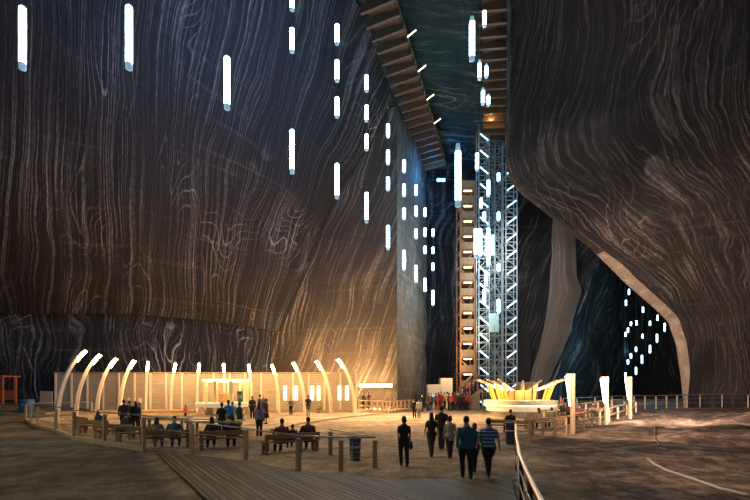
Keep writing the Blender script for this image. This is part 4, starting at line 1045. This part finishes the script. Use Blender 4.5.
# arena, standing
ar = [('stand_m', 123.8, 431.5, 399.5, 'person all in black at the left of the standing group in the arena', K_, K_, .4), ('stand_m', 129.7, 430, 400.5, 'person in navy with back turned in the middle of the standing group', NAVY, K_, -.3),
 ('stand_f', 135.5, 430.5, 401, 'long-haired person in dark clothes at the right of the standing group', K_, K_, .8), ('stand_arm', 139.2, 428, 402.5, 'dark person raising an arm at the edge of the standing group', (.03, .04, .03), K_, 2.2),
 ('stand_m', 128.6, 413, 396.5, 'small distant person behind the standing group in front of the screen', (.3, .25, .22), K_, 2.9), ('stand_m', 139.2, 412.5, 395.5, 'distant person in a pale top right behind the standing group', (.4, .33, .25), K_, 3.1),
 ('walk_m', 221.8, 437, 402.5, 'broad person in a black jacket left of the bright blue shirt by the game table', K_, K_, .3), ('stand_m', 228.5, 432, 400, 'person in a bright blue shirt by the game table', (.04, .22, .55), K_, -.1),
 ('stand_m', 232.5, 428, 401.5, 'person in a pale blue top just right of the bright blue shirt', (.25, .35, .42), GREY, .6), ('stand_m', 239.5, 432, 402, 'person in a dark green jacket standing by the game table', GREEN, K_, -.7),
 ('stand_m', 252.3, 418.5, 396, 'slim person in black between the round bar and the checked shirt', K_, K_, .2), ('stand_f', 259.2, 436, 402.5, 'person in a purple checked shirt and dark leggings in the arena', M_CHECK, K_, -.2),
 ('stand_m', 260.0, 419, 394.5, 'taller dark person behind the purple checked shirt', (.06, .05, .06), K_, 1.2), ('stand_skirt', 266.3, 424, 398.5, 'person in a long black dress right of the purple checked shirt', (.03, .012, .015), K_, 1.9),
 ('stand_f', 263.3, 421, 397.5, 'person in a dark grey top next to the long black dress', (.05, .05, .055), K_, 2.3),
 ('stand_arm', 291, 414.8, 397, 'person with a grey top and dark trousers in front of the screen', (.2, .17, .15), K_, 3.1), ('stand_ms', 308.3, 415.8, 395, 'person in a black top and shorts in front of the screen', K_, (.12, .12, .11), .1),
 ('walk_fl', 185.8, 420.5, 405.0, 'small child in a pink-red top standing in the arena', (.75, .08, .1), (.03, .03, .06), .8),
 ('stand_m', 363.5, 411.5, 395, 'person in dark clothes at the left end of the seating platform', (.06, .05, .05), K_, .6), ('stand_arm', 368.5, 411.5, 394, 'person leaning with an arm raised on the seating platform', (.08, .05, .04), K_, -1.2),
 ('stand_m', 216.5, 409, 396.5, 'person behind the left side of the round bar counter', (.25, .12, .08), K_, 3.1), ('stand_f', 229.7, 409.5, 395, 'dark person serving at the middle of the round bar', (.04, .08, .06), K_, 3.0),
 ('stand_m', 247.2, 411.5, 394.5, 'person in black at the right edge of the round bar', K_, K_, 1.2)]
for f, u, v, vh, lab, a, b, rz in ar: walker(f, u, v, vh, rz, lab, a, b, group='visitors standing in the arena' if u < 350 else None, z=.28 if u > 350 else None)
# seated people: placed on benches
def sitter(bi, off, fig, label, top, bottom, hair='black', sc=1.0, twist=0):
    x, y = benches[bi][0], benches[bi][1]; r = bench_rot[bi]
    q = V3((x, y, 0))+Matrix.Rotation(r, 3, 'Z') @ V3((off, .08, 0))
    person(fig, q.x, q.y, r+twist, label, top, bottom, hair, sc=sc, z=gz(x, y)+.02+(.45*(1-sc)), group='visitors sitting on the arena benches')
sitter(0, -.35, 'sit_m', 'seated person in a maroon top, left on the bench nearest the fence corner', MAROON, K_)
sitter(0, .08, 'sit_m', 'small seated child between the two adults in maroon', (.05, .015, .02), K_, sc=.72)
sitter(0, .72, 'sit_m', 'seated person in a maroon and black top, right on the bench nearest the fence corner', (.10, .015, .035), K_, sc=1.03)
sitter(1, -.45, 'sit_f', 'dark seated person, left of the dark-clothed pair on a bench', (.03, .025, .02), K_)
sitter(1, .35, 'sit_m', 'dark seated person, right of the dark-clothed pair on a bench', (.025, .025, .03), K_, sc=1.02)
sitter(2, -.35, 'sit_f', 'seated person in a pale blue-grey top beside the bright blue one', (.26, .27, .26), (.2, .2, .2))
sitter(2, .32, 'sit_m', 'seated person in a bright blue top with back to the camera', (.03, .14, .30), K_)
sitter(4, .3, 'sit_lean', 'seated person in navy leaning forward left of the standing group', NAVY, K_, twist=-.7)
sitter(5, .1, 'sit_f', 'seated person with long dark hair at the far left of the arena', (.04, .05, .07), K_)
for (x, y, lab, c, f, hx) in [(-5.6, 46.2, 'child in a green top sitting low by the timber screen', (.12, .35, .05), 'sit_m', .8)]:
    person(f, x, y, 2.6, lab, c, RED, sc=hx, z=0)
for (x, y, lab, c) in [(1.2, 47.7, 'seated person with dark hair on the left of the seating platform', (.1, .06, .05)), (2.1, 48.3, 'seated person in a dark top on the right of the seating platform', (.04, .03, .03))]:
    person('sit_m', x, y, .6, lab, c, K_, z=.28)
rs = [(7.4, 24.6, 'person in dark clothes sitting on the bench in front of the kiosk', K_, 'sit_m'), (9.8, 26.9, 'person in a light brown top on the bench behind the timber fence', (.22, .14, .10), 'sit_f'), (10.7, 27.3, 'person in olive sitting beside the one in light brown', (.10, .11, .06), 'sit_m'),
      (13.6, 32.5, 'dark seated person left of the middle lamp post', K_, 'sit_f'), (14.8, 32.6, 'person in dark red seated left of the middle lamp post', MAROON, 'sit_m'), (18.1, 37.4, 'person in a dark top seated between the two farther lamp posts', (.06, .03, .03), 'sit_m'), (19.2, 37.5, 'person in black seated nearest the farthest lamp post', K_, 'sit_f')]
for x, y, lab, c, f in rs: person(f, x, y, .2, lab, c, K_, z=gz(x, y)+.02)
person('stand_f', 17.6, 42.5, 1.0, 'person in a pink top standing at the railing behind the nearest lamp post', PINK, K_)
person('stand_m', 13.0, 30.2, .5, 'person in dark red standing just right of the nearest lamp post', (.14, .03, .03), K_)

t, _ = bench(1.7, 48.0, 'low bench on the seating platform under the two dark seated people', 2.4, rz=.6); t.location.z = .28
# ================================================================ LIGHT
def point(loc, e, c, r=.3, name='light'):
    l = bpy.data.lights.new(name, 'POINT'); l.energy = e; l.color = c; l.shadow_soft_size = r
    o = bpy.data.objects.new(name, l); COL.objects.link(o); o.location = loc; return o
def area(loc, tgt, e, c, sx, sy, name='area'):
    l = bpy.data.lights.new(name, 'AREA'); l.shape = 'RECTANGLE'; l.size = sx; l.size_y = sy; l.energy = e; l.color = c
    o = bpy.data.objects.new(name, l); COL.objects.link(o); o.location = loc
    o.rotation_euler = (Vector(tgt)-Vector(loc)).to_track_quat('-Z', 'Y').to_euler(); return o
COLD = (.35, .62, 1.0); WARMC = (1, .60, .27)
def spot(loc, tgt, e, c, ang=120, r=.5, name='fill_spot', blend=1):
    l = bpy.data.lights.new(name, 'SPOT'); l.energy = e; l.color = c; l.shadow_soft_size = r; l.spot_size = math.radians(ang); l.spot_blend = blend
    o = bpy.data.objects.new(name, l); COL.objects.link(o); o.location = loc
    o.rotation_euler = (Vector(tgt)-Vector(loc)).to_track_quat('-Z', 'Y').to_euler(); return o
for i, (ub, ut, vt, Yb, Yt) in enumerate(arch_px):
    b = P(ut, vt, Yt)
    point(b+V3((0, -.4, -.5)), 460, (1, .58, .24), .35, 'arch_light')
for k, (p, L) in enumerate(light_spots):
    if p.y < 40 and p.x < 1:
        spot(p+V3((-.35, .45, 0)), p+V3((-9, 12, 5)), (800 if p.y < 30 else 480)*L, (.20, .48, 1.0), 135, .3, 'tube_light', .8)
    else: point(p+V3((.3, -.35, 0)), (110 if k < len(light_spots)-21 else 14)*L, (.3, .6, 1.0), .3, 'tube_light')
w = bpy.data.worlds.new('world'); scene.world = w; w.use_nodes = True
w.node_tree.nodes['Background'].inputs[0].default_value = (.95, .95, 1, 1); w.node_tree.nodes['Background'].inputs[1].default_value = .11
point(KC+V3((0, -1.6, 2.6)), 300, WARMC, .6, 'kiosk_light'); point(KC+V3((-5.5, -2, 3.6)), 700, WARMC, .6, 'kiosk_light')
point(bc+V3((0, 0, 2.9)), 110, WARMC, .5, 'bar_light')
point(P(375, 385, 49.6), 900, WARMC, .6, 'platform_light')
for x in (-9, -5.5, -2): point((x, 50.3+(-x*.1), 3.2), 2600, (1, .56, .24), .5, 'screen_back_fill')  # added warm points behind the screen, brightening the centre wall base
point((9.5, 54, 6), 900, WARMC, .5, 'stair_light')
spot((1, 40, 14), (1, 37, 0), 38000, (1, .62, .30), 105)  # added fill brightening the middle floor
spot((-13, 34, 10), (-13, 32, 0), 5500, (1, .60, .29), 110)  # added warm fill over the arena floor
spot((-22, 12, 10), (-16, 19, 0), 2600, (1, .95, .68), 130)  # added fill lifting the sand at left
spot((9, 22, 4.5), (20, 27, 0), 4200, (1, .68, .48), 140)  # added fill across the right soil
spot((-2, 17, 9), (0, 11, 0), 1500, (1, .74, .48), 130)  # added dim warm fill for the foreground
spot((7, 10, 6), (14, 17, 0), 1900, (1, .74, .52), 130)  # another added fill, over the near soil
spot((14, 24, 3.6), (34, 44, 5), 30000, (1, .74, .58), 110)  # added warm fill on the foot of the right rock
spot((8, 20, 7), (22, 34, 22), 10000, (.86, .92, 1), 125)  # added cool fill for the upper right overhang
point((36, 66, 8), 1500, (.4, .75, 1), .5, 'chamber_light'); point((34, 67, 18), 1500, (.4, .75, 1), .5, 'chamber_light')
point((8, 60, 31), 900, (.05, .35, 1), .3, 'blue_light'); point((5, 44, 27), 260, (.2, .9, .8), .5, 'ceiling_fill'); point((2, 32, 27), 160, (.2, .9, .8), .5, 'ceiling_fill')  # the teal points are added to tint the ceiling, no lamps there
point((13.2, 51.5, 33.2), 300, WARMC, .3, 'gallery_light')
spot((14, 46, 22), (22, 66, 12), 11000, (.95, .88, .85), 90)  # added fill aimed at the back wall and pillar
spot((-4, 45.5, 5.5), (-3, 56, 13), 6500, (1, .60, .28), 120)  # added warm fill thrown up the centre wall
spot((15, 47, 9), (4, 59, 15), 7000, (1, .78, .55), 100)  # added warm fill on the sawn side face
